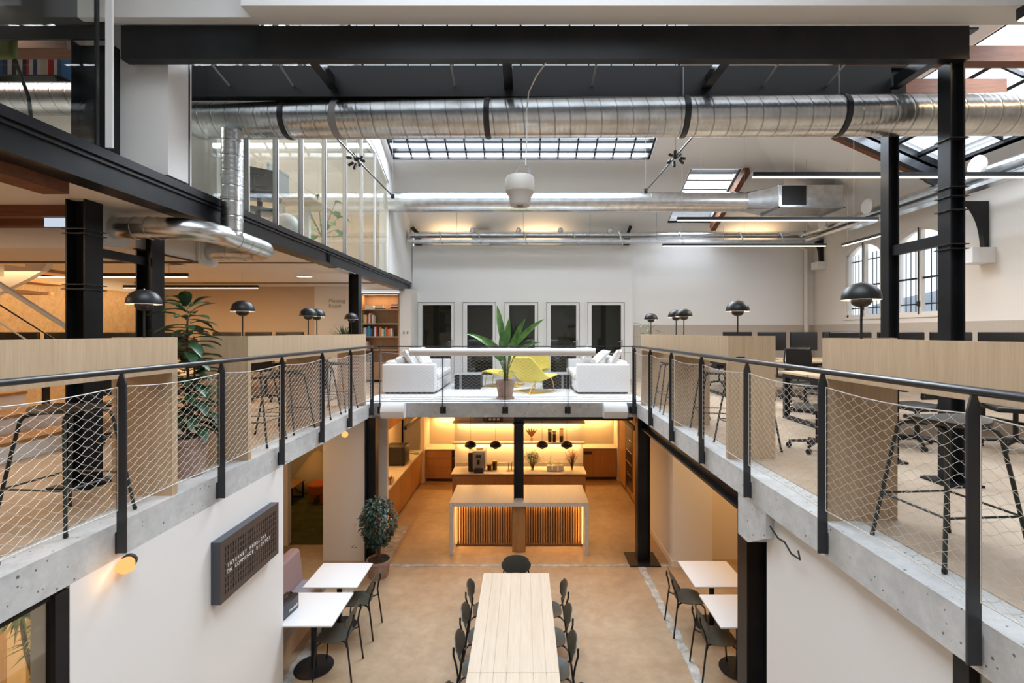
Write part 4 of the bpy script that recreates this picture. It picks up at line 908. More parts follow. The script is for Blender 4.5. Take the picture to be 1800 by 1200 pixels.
obj('front_grille', MB().rbox(0.084, 0.088, -0.155, 0.155, 0.018, 0.168, 0.002, MT), 'signbody', t, world=True)
kn = MB()
for i in range(4): kn.lathe([(0.009, 0), (0.009, 0.01), (0, 0.012)], MT @ Vector((0.0, -0.06+0.04*i, 0.185)), 10)
obj('knob', kn, 'chrome', t, world=True)
obj('carry_strap', MB().tube([MT @ Vector((0, -0.15, 0.186)), MT @ Vector((0, -0.12, 0.215)), MT @ Vector((0, 0, 0.222)), MT @ Vector((0, 0.12, 0.215)), MT @ Vector((0, 0.15, 0.186))], 0.008, 8), 'blkmat', t, world=True)
def text(body, size, parent, m, name='lettering', ext=0.0015, loc=None, rot=None, align='LEFT', space=1.0):
    cu = bpy.data.curves.new(name, 'FONT'); cu.body = body; cu.size = size; cu.extrude = ext; cu.align_x = align; cu.space_character = space
    o = bpy.data.objects.new(name, cu); C.objects.link(o); dg = bpy.context.evaluated_depsgraph_get()
    me = bpy.data.meshes.new_from_object(o.evaluated_get(dg)); bpy.data.objects.remove(o); bpy.data.curves.remove(cu)
    me.materials.clear(); me.materials.append(M[m]); k = bpy.data.objects.new(name, me); C.objects.link(k); k.parent = parent
    k.location = loc; k.rotation_euler = rot; return k
text('Marshall', 0.05, t, 'letter', 'logo_lettering', 0.001, (0.118, -0.13+0.0, 0.08), (R(90), 0, R(82)))

# letter board
t = thing('letter_board', 'black peg letter board with white words fixed to the lower left wall', 'sign', (XL, 4.97, 1.72))
y0, y1, z0, z1 = 4.44, 5.495, 1.74, 2.315; xf = XL+0.088
obj('case', MB().box(XL+0.0005, xf-0.004, y0, y1, z0, z1), 'signbody', t, world=True, smooth=False)
ncol, nrow = 23, 8; mx, mz = 0.055, 0.06; cw = (y1-y0-2*mx)/ncol; rh = (z1-z0-2*mz)/nrow
fm = MB(); fm.box(xf-0.004, xf, y0, y1, z1-mz, z1).box(xf-0.004, xf, y0, y1, z0, z0+mz).box(xf-0.004, xf, y0, y0+mx, z0+mz, z1-mz).box(xf-0.004, xf, y1-mx, y1, z0+mz, z1-mz)
for r_ in range(nrow): fm.box(xf-0.004, xf, y0+mx, y1-mx, z1-mz-rh*r_-rh*0.24, z1-mz-rh*r_)
for c_ in range(ncol+1):
    a = y0+mx+cw*c_; fm.box(xf-0.004, xf-0.0002, max(y0+mx, a-cw*0.26), min(y1-mx, a+cw*0.26), z0+mz, z1-mz)
obj('front_panel', fm, 'signface', t, world=True, smooth=False)
obj('recess', B(xf-0.0045, xf-0.0035, y0+mx, y1-mx, z0+mz, z1-mz), 'screen', t, world=True, smooth=False)
for row, c0, txt in ((3, 1, 'INTERNET PROBLEMS'), (4, 1, 'ON COMMENCE BIENTÔT')):
    for i, chr_ in enumerate(txt):
        if chr_ == ' ': continue
        yc = y0+mx+cw*(c0+i+0.5)-cw*0.0; zb = z1-mz-rh*row-rh*0.86
        text(chr_, rh*0.86, t, 'letter', 'letter', 0.0008, (xf+0.001-XL, yc-4.97, zb-1.72), (R(90), 0, R(90)), 'CENTER')

# wall globe lamps
for x, y, z, l in ((-2.93+0.06, 3.5, 2.60, 'glowing amber globe lamp on the lower left wall, nearer one'), (-3.16, 8.5, 2.47, 'glowing amber globe lamp high on the lower left wall, farther one near the ficus')):
    t = thing('wall_globe_lamp', l, 'lamp', (x, y, z), 0, 'amber globe lamps under the left gallery')
    a = Vector((x+0.02, y, z)); d_ = Vector((0.35, -0.85, -0.1)).normalized(); rm = d_.to_track_quat('Z', 'Y').to_matrix()
    obj('base', MB().lathe([(0.0, 0.0), (0.05, 0.0), (0.052, 0.03), (0.04, 0.035)], a, 20, rm), 'blkmat', t, world=True)
    obj('globe', MB().lathe([(0.045, 0.03)]+[(0.055*math.sin(R(a_)), 0.075-0.055*math.cos(R(a_))) for a_ in (50, 75, 95, 115, 140, 160)]+[(0, 0.13)], a, 24, rm), 'globe', t, world=True)
    lightchild(point('lamp_light', tuple(a+d_*0.22), 0.45, AMBER, 0.05), t)

# ------------------------------------------------------------------ rear lounge
for i, ((a, b), (h0, h1)) in enumerate(zip(holes, hx)):
    g0, g1 = (a-920)/850*YD, (b-920)/850*YD; zt_ = EYE+(583-536)/850*YD
    d = struct('door_%d' % (i+1), MB().box(h0+0.01, g0, YD+0.02, YD+0.07, F2+0.02, zt-0.01).box(g1, h1-0.01, YD+0.02, YD+0.07, F2+0.02, zt-0.01).box(g0, g1, YD+0.02, YD+0.07, zt_, zt-0.01).box(g0, g1, YD+0.02, YD+0.07, F2+0.02, F2+0.12), 'white')
    obj('glass_pane', B(g0, g1, YD+0.04, YD+0.045, F2+0.12, zt_), 'doorglass', d, smooth=False)
    obj('handle', MB().box(g1+0.015, g1+0.04, YD+0.01, YD+0.019, 3.86, 4.02).tube([(g1+0.028, YD+0.0, 3.96), (g1+0.028, YD-0.03, 3.96), (g1-0.09, YD-0.035, 3.96)], 0.01, 8), 'chrome', d)
    obj('architrave', MB().box(h0-0.05, h0, YD-0.015, YD-0.0005, F2, zt+0.05).box(h1, h1+0.05, YD-0.015, YD-0.0005, F2, zt+0.05).box(h0, h1, YD-0.015, YD-0.0005, zt, zt+0.05), 'white', d, smooth=False)
# dim meeting room behind the doors
struct('wall_meeting_rear', MB().box(-3.2, 3.2, 16.4, 16.5, F2, 6.0).box(-3.3, -3.2, 14.2, 16.5, F2, 6.0).box(3.2, 3.3, 14.2, 16.5, F2, 6.0), 'taupe')
struct('ceiling_meeting', B(-3.3, 3.3, 14.2, 16.5, 5.95, 6.05), 'beige'); struct('floor_meeting', B(-3.3, 3.3, 14.2, 16.5, 2.7, F2), 'floor2')
t = thing('meeting_table', 'dark table in the dim meeting room behind the glazed doors', 'table', (0, 15.2, F2))
obj('tabletop', B(-2.2, 2.2, 14.8, 15.8, F2+0.71, F2+0.75), 'grey', t, world=True); 
for x in (-2.0, 2.0): obj('leg', B(x-0.05, x+0.05, 15.0, 15.6, F2, F2+0.71), 'blkmat', t, world=True)
for x, y, l in ((-2.7, 15.2, 'left'), (1.6, 14.75, 'right')):
    t = thing('meeting_chair', 'dark chair in the meeting room behind the doors, %s one' % l, 'chair', (x, y, F2))
    obj('backrest', MB().rbox(x-0.2, x+0.2, y-0.03, y+0.03, F2+0.55, F2+1.25, 0.03), 'blkmat', t, world=True); obj('seat', MB().rbox(x-0.22, x+0.22, y-0.4, y, F2+0.42, F2+0.48, 0.02), 'blkmat', t, world=True); obj('leg', B(x-0.03, x+0.03, y-0.25, y-0.19, F2, F2+0.42), 'blkmat', t, world=True)
struct('wall_lounge_left_corner', B(-3.17, -3.02, 12.97, YD, F2, 5.36), 'white') if False else None
t = thing('rug', 'pale square rug under the lounge chairs on the rear gallery', 'rug', (-0.4, 11.4, F2+0.022))
obj('pile', MB().rbox(-1.75, 1.1, 9.9, 12.9, F2+0.0225, F2+0.034, 0.004), 'tabletop', t, world=True)
t = thing('power_cable', 'thin dark cable lying across the pale rear gallery floor', 'cable', (0, 9.5, F2))
obj('cable', MB().tube([(-2.6, 9.46, F2+0.028), (-1.5, 9.45, F2+0.028), (-0.8, 9.48, F2+0.028), (0.2, 9.5, F2+0.028), (2.0, 9.47, F2+0.028)], 0.005, 5), 'grey', t, world=True)
def sofa(label, x0, x1, y0, y1, s):
    # s=+1 faces +x
    t = thing('sofa', label, 'sofa', ((x0+x1)/2, (y0+y1)/2, F2+0.03), 0, 'white lounge sofas')
    zb = F2+0.06
    def X(a, b): return (x0+a, x0+b) if s > 0 else (x1-b, x1-a)
    W_ = x1-x0; bw = 0.26
    obj('base', MB().rbox(*X(0.02, W_), y0+0.2, y1-0.2, zb, zb+0.24, 0.03), 'sofa', t, world=True)
    for yy0, yy1 in ((y0, y0+0.24), (y1-0.24, y1)): obj('armrest', MB().rbox(*X(0, W_-0.02), yy0, yy1, zb, F2+0.66, 0.035), 'sofa', t, world=True)
    obj('backrest', MB().rbox(*X(0, bw), y0+0.24, y1-0.24, zb+0.1, F2+0.72, 0.06), 'sofa', t, world=True)
    m_ = (y0+y1)/2
    for a, b in ((y0+0.25, m_-0.005), (m_+0.005, y1-0.25)):
        obj('seat_cushion', MB().rbox(*X(0.2, W_+0.02), a, b, zb+0.24, zb+0.40, 0.05), 'sofa', t, world=True)
        obj('back_cushion', MB().rbox(*X(bw-0.08, bw+0.16), a+0.04, b-0.04, zb+0.38, F2+0.80, 0.08), 'sofa', t, world=True)
    obj('plinth', B(*X(0.05, W_-0.05), y0+0.04, y1-0.04, F2+0.0345, zb), 'blkmat', t, world=True)
sofa('white boxy sofa on the left of the rear gallery, facing the yellow chairs', -3.02, -1.86, 10.3, 12.6, 1)
sofa('white boxy sofa on the right of the rear gallery, facing the yellow chairs', 1.12, 2.28, 10.3, 12.6, -1)
for x, y, z, ry, rz, l in ((-2.55, 10.72, 3.68, 60, 20, 'front white scatter cushion on the left sofa'), (-2.25, 10.85, 3.66, 50, -25, 'creased white scatter cushion leaning on the left sofa arm'), (-2.45, 12.1, 3.70, 65, 5, 'white scatter cushion at the far end of the left sofa'),
                       (1.72, 10.8, 3.70, -40, 12, 'pointed off-white scatter cushion on the right sofa'), (2.05, 10.75, 3.68, -60, -20, 'white scatter cushion at the right end of the right sofa'), (1.55, 12.1, 3.72, -65, 0, 'white scatter cushion at the far end of the right sofa')):
    n = 10; vs = []; 
    for sd in (1, -1):
        for i in range(n+1):
            for j in range(n+1):
                u, v_ = -1+2*i/n, -1+2*j/n; pin = 1-0.10*(1-u*u)*0-0.12*(1-v_*v_)*abs(u)**3*0; k1 = 1-0.13*(1-abs(v_)**2)*abs(u)**6; k2 = 1-0.13*(1-abs(u)**2)*abs(v_)**6
                vs.append(Vector((0.22*u*k1, 0.22*v_*k2, sd*0.075*((1-u*u)*(1-v_*v_))**0.42)))
    mt = Matrix.Translation((x, y, z)) @ Matrix.Rotation(R(rz), 4, 'Z') @ Matrix.Rotation(R(ry), 4, 'Y'); vs = [mt @ q for q in vs]; m_ = (n+1)**2; fs = []
    for i in range(n):
        for j in range(n):
            q = i*(n+1)+j; fs += [(q, q+1, q+n+2, q+n+1), (m_+q, m_+q+n+1, m_+q+n+2, m_+q+1)]
    solo('scatter_cushion', MB().add(vs, fs), 'cushion', l, 'cushion', 'scatter cushions on the sofas')
for x0, x1, y, l, dx in ((-1.585, -0.985, 11.1, 'black box coffee table on the left of the rear gallery', 0.14), (0.46, 1.06, 11.15, 'black box coffee table on the right of the rear gallery', 0.44)):
    t = thing('coffee_table', l, 'table', ((x0+x1)/2, y+0.3, F2+0.034))
    obj('box', MB().box(x0, x0+dx-0.02, y, y+0.6, F2+0.0345, F2+0.36).box(x0+dx+0.02, x1, y, y+0.6, F2+0.0345, F2+0.36).box(x0+dx-0.02, x0+dx+0.02, y+0.02, y+0.6, F2+0.0345, F2+0.36), 'blkmat', t, world=True, smooth=False)
    obj('lid', MB().box(x0-0.01, x1+0.01, y-0.01, y+0.61, F2+0.36, F2+0.375), 'grey', t, world=True, smooth=False)
    obj('reflection_strip', MB().box(x0+dx-0.018, x0+dx-0.008, y+0.008, y+0.019, F2+0.036, F2+0.358).box(x0+dx+0.008, x0+dx+0.018, y+0.008, y+0.019, F2+0.036, F2+0.358), 'letter', t, world=True, smooth=False)  # white strips paint in a thin reflection on the black boxes
# yellow lounge chairs: swooping shell on a sled frame (front = +y)
def yellow_chair():
    t = thing('lounge_chair', '', 'chair', (0,0,0), 0, 'yellow lounge chairs')
    prof = [(0.46, 0.36, 0.30), (0.42, 0.385, 0.35), (0.30, 0.365, 0.40), (0.12, 0.31, 0.42), (-0.06, 0.255, 0.42), (-0.17, 0.25, 0.42), (-0.25, 0.33, 0.42), (-0.31, 0.47, 0.40), (-0.36, 0.61, 0.365), (-0.40, 0.73, 0.325), (-0.42, 0.79, 0.27)]
    nu = 14; vs = []
    for sd in (0, 1):
        for k, (y, z, hw) in enumerate(prof):
            b = max(0, 1-abs(k-5.3)/4.0)
            for i in range(nu+1):
                u = -1+2*i/nu; up = b*0.13*abs(u)**2.6; wing = hw*(1+0.10*b)
                vs.append((wing*u, y+0.10*b*u*u+(0.0 if sd == 0 else -0.02*(k/len(prof))), z+up-(0 if sd == 0 else 0.04*(1-0.5*abs(u)))))
    n = len(prof); m_ = n*(nu+1); fs = []
    for k in range(n-1):
        for i in range(nu):
            q = k*(nu+1)+i; fs += [(q, q+1, q+nu+2, q+nu+1), (m_+q, m_+q+nu+1, m_+q+nu+2, m_+q+1)]
    for i in range(nu):
        for q in (i, (n-1)*(nu+1)+i): fs.append((q, q+1, m_+q+1, m_+q))
    for k in range(n-1):
        for q in (k*(nu+1), k*(nu+1)+nu): fs.append((q, q+nu+1, m_+q+nu+1, m_+q))
    obj('shell', MB().add(vs, fs), 'yellow', t)
    for s_ in (-1, 1): obj('sled_frame', MB().tube([(s_*0.24, 0.30, 0.35), (s_*0.27, 0.36, 0.18), (s_*0.28, 0.38, 0.03), (s_*0.28, 0.34, 0.012), (s_*0.28, -0.42, 0.012), (s_*0.28, -0.46, 0.03), (s_*0.22, -0.18, 0.25)], 0.0105, 8), 'yellowmetal', t)
    obj('cross_bar', MB().tube([(-0.28, -0.20, 0.012), (0.28, -0.20, 0.012)], 0.010, 8), 'yellowmetal', t); obj('front_bar', MB().tube([(-0.245, 0.31, 0.34), (0.245, 0.31, 0.34)], 0.010, 8), 'yellowmetal', t)
    return t
yc = yellow_chair(); yc.location = (0.22, 10.65, F2+0.034); yc.rotation_euler.z = R(-42); yc['label'] = 'yellow lounge chair turned away, right of the potted plant'
dup(yc, (-0.48, 11.75, F2+0.034), R(75), 'yellow lounge chair seen from the side, left of the potted plant')
dup(yc, (0.25, 12.9, F2+0.034), R(170), 'third yellow lounge chair farther back, half hidden behind the plant')

# bookcase
t = thing('bookcase', 'oak bookcase built into the end wall of the left gallery', 'bookcase', (-3.8, 13.1, F2))
bx0, bx1, by = -4.35, -3.33, 12.95
zs = [EYE-(y-583)/850*13.0 for y in (518, 543, 568, 591, 614, 637)]
obj('carcass', MB().box(bx0, bx0+0.03, by, by+0.35, F2+0.006, zs[0]+0.05).box(bx1-0.03, bx1, by, by+0.35, F2+0.006, zs[0]+0.05).box(bx0+0.03, bx1-0.03, by+0.33, by+0.35, F2+0.006, zs[0]+0.05).box(bx0+0.03, bx1-0.03, by, by+0.33, zs[0], zs[0]+0.05), 'shelfwood', t, world=True, smooth=False)
for z in zs[1:]: obj('shelf', B(bx0+0.03, bx1-0.03, by+0.005, by+0.33, z-0.03, z), 'oak', t, world=True, smooth=False)
for a, b in ((bx0+0.03, -3.842), (-3.838, bx1-0.03)): obj('door', B(a, b, by-0.002, by+0.02, F2+0.06, zs[5]-0.035), 'shelfwood', t, world=True, smooth=False)
rnd = random.Random(11); BK = []
def book(x, y, z, w_, d, h, col, label, group, lean=0, flat=False):
    g = MB(); mt = Matrix.Translation((x, y, z)) @ Matrix.Rotation(R(lean), 4, 'Y')
    if flat: g.box(0, h, 0, d, 0, w_, mt)
    else: g.box(0, w_, 0, d, 0, h, mt)
    return tag(obj('book', g, BOOK[col], smooth=False), label, 'book', group)
ords = ['first', 'second', 'third', 'fourth', 'fifth', 'sixth', 'seventh', 'eighth', 'ninth', 'tenth', 'eleventh', 'twelfth', 'thirteenth', 'fourteenth', 'fifteenth', 'sixteenth', 'seventeenth', 'eighteenth', 'nineteenth', 'twentieth', 'twenty-first', 'twenty-second']
def bookrow(x, xe, y, z, cols, hmin, hmax, where, group, wmin=0.022, wmax=0.045, d=0.2, ls=None):
    i = 0
    while x < xe and i < len(cols):
        w_ = rnd.uniform(wmin, wmax); h = rnd.uniform(hmin, hmax)
        book(x, y, z+0.001, w_, d*rnd.uniform(0.85, 1), h, cols[i], '%s book, %s from the left %s' % (BCN[cols[i]], ords[i] if i < len(ords) else 'last', where), group)
        x += w_+0.003; i += 1
bookrow(bx0+0.04, -3.98, by+0.05, zs[2], [7,0,7,1,0,4,1,4,0], 0.19, 0.27, 'on the upright row of the second shelf', 'books on the second shelf of the bookcase')
bookrow(bx0+0.05, -3.55, by+0.05, zs[3], [4,0,2,5,2,6,6,4,1,6,3,7,4,5,3,1,3,9,0,3,3], 0.19, 0.27, 'on the long colourful row of the third shelf', 'books on the third shelf of the bookcase', 0.03, 0.045)
bookrow(bx0+0.04, -4.12, by+0.05, zs[4], [9,1,0,9], 0.2, 0.25, 'on the fourth shelf of the bookcase', 'books on the fourth shelf of the bookcase')
for x, cs, nm in ((-4.27, (4,0,4), 'left'), (-4.0, (6,4,0), 'middle'), (-3.58, (1,6,4,2), 'right')):
    for k, c in enumerate(cs): book(x+0.01*k, by+0.06, zs[1]+0.001+0.032*k, 0.03, 0.2, 0.24-0.02*k, c, '%s book lying in the %s stack on the top shelf, %s from the bottom' % (BCN[c], nm, ords[k]), 'books lying on the top shelf of the bookcase', flat=True)
lightchild(area('lamp_light', (-3.84, by+0.08, zs[0]-0.01), (0, 0, 0), 0.9, 0.03, 5, WARM), t)
obj('led_strip', B(bx0+0.05, bx1-0.05, by+0.02, by+0.035, zs[0]-0.008, zs[0]-0.0005), 'tube', t, world=True)
t = thing('wall_switch', 'pair of small grey switches on the white wall right of the bookcase', 'switch', (-3.2, 12.94, 4.2))
for x in (-3.22, -3.12): obj('rocker', B(x, x+0.04, 12.94, 12.949, 4.19, 4.26), 'grey', t, world=True)
text('Meeting\nRoom', 0.13, tag(obj('wall_lettering', B(-5.0, -4.995, 12.374, 12.379, 4.85, 4.855), 'grey'), 'small grey room name lettering on the white wall of the left gallery', 'lettering'), 'grey', 'lettering', 0.001, (-4.98, 12.373, 5.0), (R(90), 0, 0))

# books in the top left room
t = thing('wall_shelf', 'dark metal shelf holding books behind the top left glass pane', 'shelf', (-5.6, 5.6, 7.0))
zsh = P(60, 139, 5.6).z
obj('board', B(-6.15, -5.28, 5.5, 5.8, zsh-0.02, zsh), 'blkmat', t, world=True); 
for x in (-6.1, -5.35): obj('bracket', B(x, x+0.02, 5.52, 5.8, zsh-0.12, zsh-0.02), 'blkmat', t, world=True)
bookrow(-6.05, -5.33, 5.55, zsh, [8,2,8,4,6,0,4,6,1,4,8,4,0,0,1,1,4,2,8], 0.27, 0.35, 'on the shelf behind the top left glass', 'books behind the top left glass', 0.028, 0.05)
t = thing('upholstered_chair', 'olive green chair with dark legs at the top left edge behind the glass', 'chair', (-4.6, 4.5, 6.2))
obj('backrest', MB().rbox(-4.95, -4.60, 4.35, 4.42, 6.72, 6.98, 0.05), 'olivechair', t, world=True); obj('leg', MB().tube([(-4.63, 4.4, 6.74), (-4.50, 4.4, 6.38), (-4.42, 4.4, 5.66)], 0.015, 6).tube([(-4.95, 4.4, 6.74), (-4.98, 4.4, 5.66)], 0.015, 6), 'blkmat', t, world=True)
t = thing('air_duct', 'silver duct low behind the top left glass pane', 'duct', (-5.2, 5.2, 6.9)); obj('duct_body', MB().tube([(-6.5, 5.3, 6.80), (-4.2, 5.3, 6.80)], 0.17, 24), 'duct', t, world=True)

# ------------------------------------------------------------------ plants
def pot(t, c, r0, r1, h, saucer=False, m='terra'):
    g = MB().lathe([(0, 0), (r0, 0), (r1*0.97, h*0.80), (r1*0.99, h*0.81), (r1*1.04, h*0.83), (r1*1.06, h*0.96), (r1*1.04, h), (r1*0.94, h), (r1*0.92, h*0.90), (0, h*0.90)], c, 32)
    obj('pot', g, m, t, world=True)
    if saucer: obj('saucer', MB().lathe([(0, -0.001), (r0*1.25, -0.001), (r0*1.38, 0.028), (r0*1.3, 0.03), (r0*1.15, 0.012), (0, 0.012)], c, 28), m, t, world=True)
    obj('soil', MB().lathe([(0, h*0.905), (r1*0.91, h*0.905), (0, h*0.92)], c, 20), 'soil', t, world=True)
# rubber plant on the left gallery
rnd = random.Random(5)
c = Vector((-3.16, 4.55, F2+0.006)); t = thing('rubber_plant', 'tall rubber plant with dark glossy leaves in a terracotta pot on the left gallery', 'plant', c)
pot(t, c, 0.125, 0.175, 0.36)
stp = [c+Vector((0, 0, 0.3)), c+Vector((0.02, 0, 0.7)), c+Vector((-0.02, 0.02, 1.1)), c+Vector((0.0, 0, 1.5))]
obj('trunk', MB().tube(stp, [0.018, 0.014, 0.011, 0.008], 8).tube([stp[0], c+Vector((0.05, 0.03, 0.75)), c+Vector((0.06, 0.0, 1.3))], [0.014, 0.011, 0.006], 8), 'bark', t, world=True)
g = MB()
for i in range(92):
    f = i/91; z = 0.55+1.05*f; a = i*2.4; tl = rnd.uniform(-0.1, 0.5) if f < 0.9 else rnd.uniform(0.4, 1.3)
    p = c+Vector((0.02*math.sin(i), 0.02*math.cos(i), z)); d_ = Vector((math.cos(a), math.sin(a), tl)); L_ = rnd.uniform(0.20, 0.31)*(1-0.15*f)
    g.leaf(p+d_.normalized()*0.05, d_, L_, L_*0.42, rnd.uniform(0.4, 1.0)); g.tube([p, p+d_.normalized()*0.06], 0.003, 4)
for sx, dx in ((1, 0.16), (-1, -0.14)):
    for i in range(9): a = rnd.uniform(-1.2, 1.2)+(0 if sx > 0 else PI); p = c+Vector((dx*0.5, 0, 0.45+rnd.uniform(-.05,.25))); g.leaf(p, (math.cos(a), math.sin(a), 0.3), 0.24, 0.10, 1.6)
obj('foliage', g, 'leaf', t, world=True)
# bird of paradise on the rear gallery
c = Vector((-0.36, 9.62, F2+0.03)); t = thing('potted_plant', 'tall big-leaved plant in an aged terracotta pot at the rear rail', 'plant', c)
pot(t, c, 0.135, 0.185, 0.36, True, 'terra')
g = MB(); sm = MB()
for px, py, w_, bend in ((874, 540, .13, .2), (833, 570, .12, .9), (856, 585, .12, .8), (868, 595, .11, .9), (895, 560, .12, .3), (892, 580, .10, .4), (905, 585, .10, .5), (918, 560, .12, .6), (943, 552, .11, .7), (938, 585, .09, 1.0), (880, 590, .12, .4), (855, 600, .11, 1.0)):
    tip = P(px, py, 9.62+rnd.uniform(-.2, .2)); b = c+Vector((rnd.uniform(-.05,.05), rnd.uniform(-.05,.05), 0.33)); mid = b.lerp(tip, 0.45); mid.x = b.x+(tip.x-b.x)*0.30; mid.z += 0.04
    sm.tube([b, b.lerp(mid, 0.5)+Vector((0,0,0.02)), mid], 0.007, 6); d_ = (tip-mid); g.leaf(mid, d_+Vector((0,0,0.12)), d_.length*1.05, w_*1.05, bend*1.1, up=(rnd.uniform(-.3,.3), -1, rnd.uniform(0.1, 1.2)), n=7, fold=0.15)
for k in range(3): sm.tube([c+Vector((0.03*k-0.02, 0.02, 0.33)), c+Vector((0.04*k-0.03, 0.03, 0.62)), c+Vector((0.05*k-0.04, 0.03, 0.80))], [0.016, 0.013, 0.007], 8)
for a in (0.2, 2.6): g.leaf(c+Vector((0.03, -0.05, 0.52)), (math.cos(a), -0.3, 0.5), 0.2, 0.06, 1.0)
obj('foliage', g, 'leaf2', t, world=True); obj('stem', sm, 'stem', t, world=True)
# yucca
c = Vector((-3.62, 9.75, F2+0.006)); t = thing('yucca_plant', 'spiky yucca behind the far left counter, beside the steel column', 'plant', c)
pot(t, c, 0.13, 0.17, 0.32); obj('trunk', MB().tube([c+Vector((0,0,0.28)), c+Vector((0,0,1.2))], 0.03, 8), 'bark', t, world=True); g = MB()
for i in range(60):
    a = rnd.uniform(0, 2*PI); e = rnd.uniform(-0.2, 1.5); g.leaf(c+Vector((0,0,1.2)), (math.cos(a)*math.cos(e), math.sin(a)*math.cos(e), math.sin(e)), rnd.uniform(0.25, 0.40), 0.028, 0.3, n=3)
obj('foliage', g, 'leaf', t, world=True)
# plant at the right end of the rear gallery
c = Vector((2.42, 9.3, F2+0.006)); t = thing('potted_plant', 'slender leafy plant in a terracotta pot beside the far right counter', 'plant', c)
pot(t, c, 0.10, 0.13, 0.42); g = MB(); sm = MB().tube([c+Vector((0,0,0.38)), c+Vector((0.02,0,0.9)), c+Vector((0,0,1.35))], [0.012, 0.009, 0.004], 6)
for i in range(34):
    f = i/33; a = i*2.4; z = 0.5+0.95*f; p = c+Vector((0,0,z)); d_ = Vector((math.cos(a), math.sin(a), rnd.uniform(0.1, 0.8))).normalized(); r_ = 0.10+0.10*f*rnd.random()
    sm.tube([p, p+d_*r_], 0.003, 4); g.leaf(p+d_*r_, d_, rnd.uniform(0.13, 0.2), 0.055, 0.8, n=4)
obj('foliage', g, 'leaf2', t, world=True); obj('stem', sm, 'stem', t, world=True)
# ficus tree on the ground floor
c = Vector((-2.52, 8.42, 0)); t = thing('ficus_tree', 'round-crowned ficus tree in a clay pot beside the kitchen entrance', 'plant', c)
pot(t, c, 0.16, 0.20, 0.30); tr = MB()
for k in range(4): tr.tube([c+Vector((0.03*math.cos(k*1.6), 0.03*math.sin(k*1.6), 0.26)), c+Vector((0.02*math.cos(k*2), 0.02*math.sin(k*2), 0.5)), c+Vector((0.1*math.cos(k*1.7), 0.1*math.sin(k*1.7), 0.95))], [0.012, 0.010, 0.006], 6)
obj('trunk', tr, 'bark', t, world=True); g = MB()
for i in range(1100):
    a = rnd.uniform(0, 2*PI); v_ = rnd.uniform(-1, 1); r_ = (0.55+0.45*rnd.random()**0.5)
    s_ = math.sqrt(1-v_*v_); p = c+Vector((0.30*r_*s_*math.cos(a), 0.30*r_*s_*math.sin(a), 0.93+0.44*r_*v_))
    if v_ < -0.2: p.x = c.x+(p.x-c.x)*0.85
    g.leaf(p, (math.cos(a)+rnd.uniform(-.6,.6), math.sin(a)+rnd.uniform(-.6,.6), rnd.uniform(-.5,.7)), rnd.uniform(0.055, 0.09), rnd.uniform(0.038, 0.055), 0.6, n=2)
for i in range(4): g.leaf(c+Vector((-0.36-0.03*(i%3), -0.05, 0.52+0.03*(i%2)+0.36*(i//3))), (-1, rnd.uniform(-.5,.5), rnd.uniform(-.5,.5)), 0.06, 0.035, 0.5, n=2)
obj('foliage', g, 'leaf3', t, world=True)

# ------------------------------------------------------------------ kitchen island and rear counter
t = thing('kitchen_island', 'stone topped kitchen island with slatted oak front and glowing edge', 'island', (-0.08, 9.75, 0))
ix0, ix1, iy0, iy1, iz = -1.41, 1.245, 9.20, 10.27, 1.0
obj('worktop', B(ix0, ix1, iy0, iy1, iz-0.072, iz), 'quartz', t, world=True, smooth=False)
for a, b in ((ix0, ix0+0.075), (ix1-0.075, ix1)): obj('side_panel', B(a, b, iy0, iy1, 0.001, iz-0.0722), 'quartz', t, world=True, smooth=False)
slats = MB()
for a, b in ((ix0+0.077, -0.22), (0.045, ix1-0.077)):
    bk = B(a, b, iy0+0.40, iy0+0.42, 0.06, iz-0.075); obj('backing', bk, 'kdark', t, world=True, smooth=False); n = int((b-a)/0.047)
    for i in range(n): x = a+(b-a)*(i+0.25)/n; slats.box(x, x+0.026, iy0+0.37, iy0+0.3995, 0.06, iz-0.075)
obj('slatted_front', slats, 'kwood', t, world=True, smooth=False)
obj('center_post', B(-0.215, 0.04, iy0+0.13, iy0+0.43, 0.001, iz-0.073), 'kwood', t, world=True, smooth=False)
obj('plinth', B(ix0+0.077, ix1-0.077, iy0+0.43, iy1-0.05, 0.001, iz-0.08), 'kwood', t, world=True, smooth=False)
obj('led_strip', MB().box(ix0+0.08, -0.22, iy0+0.355, iy0+0.367, iz-0.083, iz-0.074).box(0.045, ix1-0.08, iy0+0.355, iy0+0.367, iz-0.083, iz-0.074).box(ix0+0.078, ix0+0.088, iy0+0.355, iy0+0.367, 0.06, iz-0.083).box(ix1-0.088, ix1-0.078, iy0+0.355, iy0+0.367, 0.06, iz-0.083), 'led', t, world=True, smooth=False)
for a, b in ((ix0+0.1, -0.24), (0.06, ix1-0.1)): lightchild(area('lamp_light', ((a+b)/2, iy0+0.34, iz-0.085), (R(18), 0, 0), b-a, 0.03, 10, AMBER), t)
for x, ry in ((ix0+0.1, -90), (ix1-0.1, 90)): lightchild(area('lamp_light', (x, iy0+0.33, 0.5), (0, R(ry), 0), 0.8, 0.02, 2.5, AMBER), t)
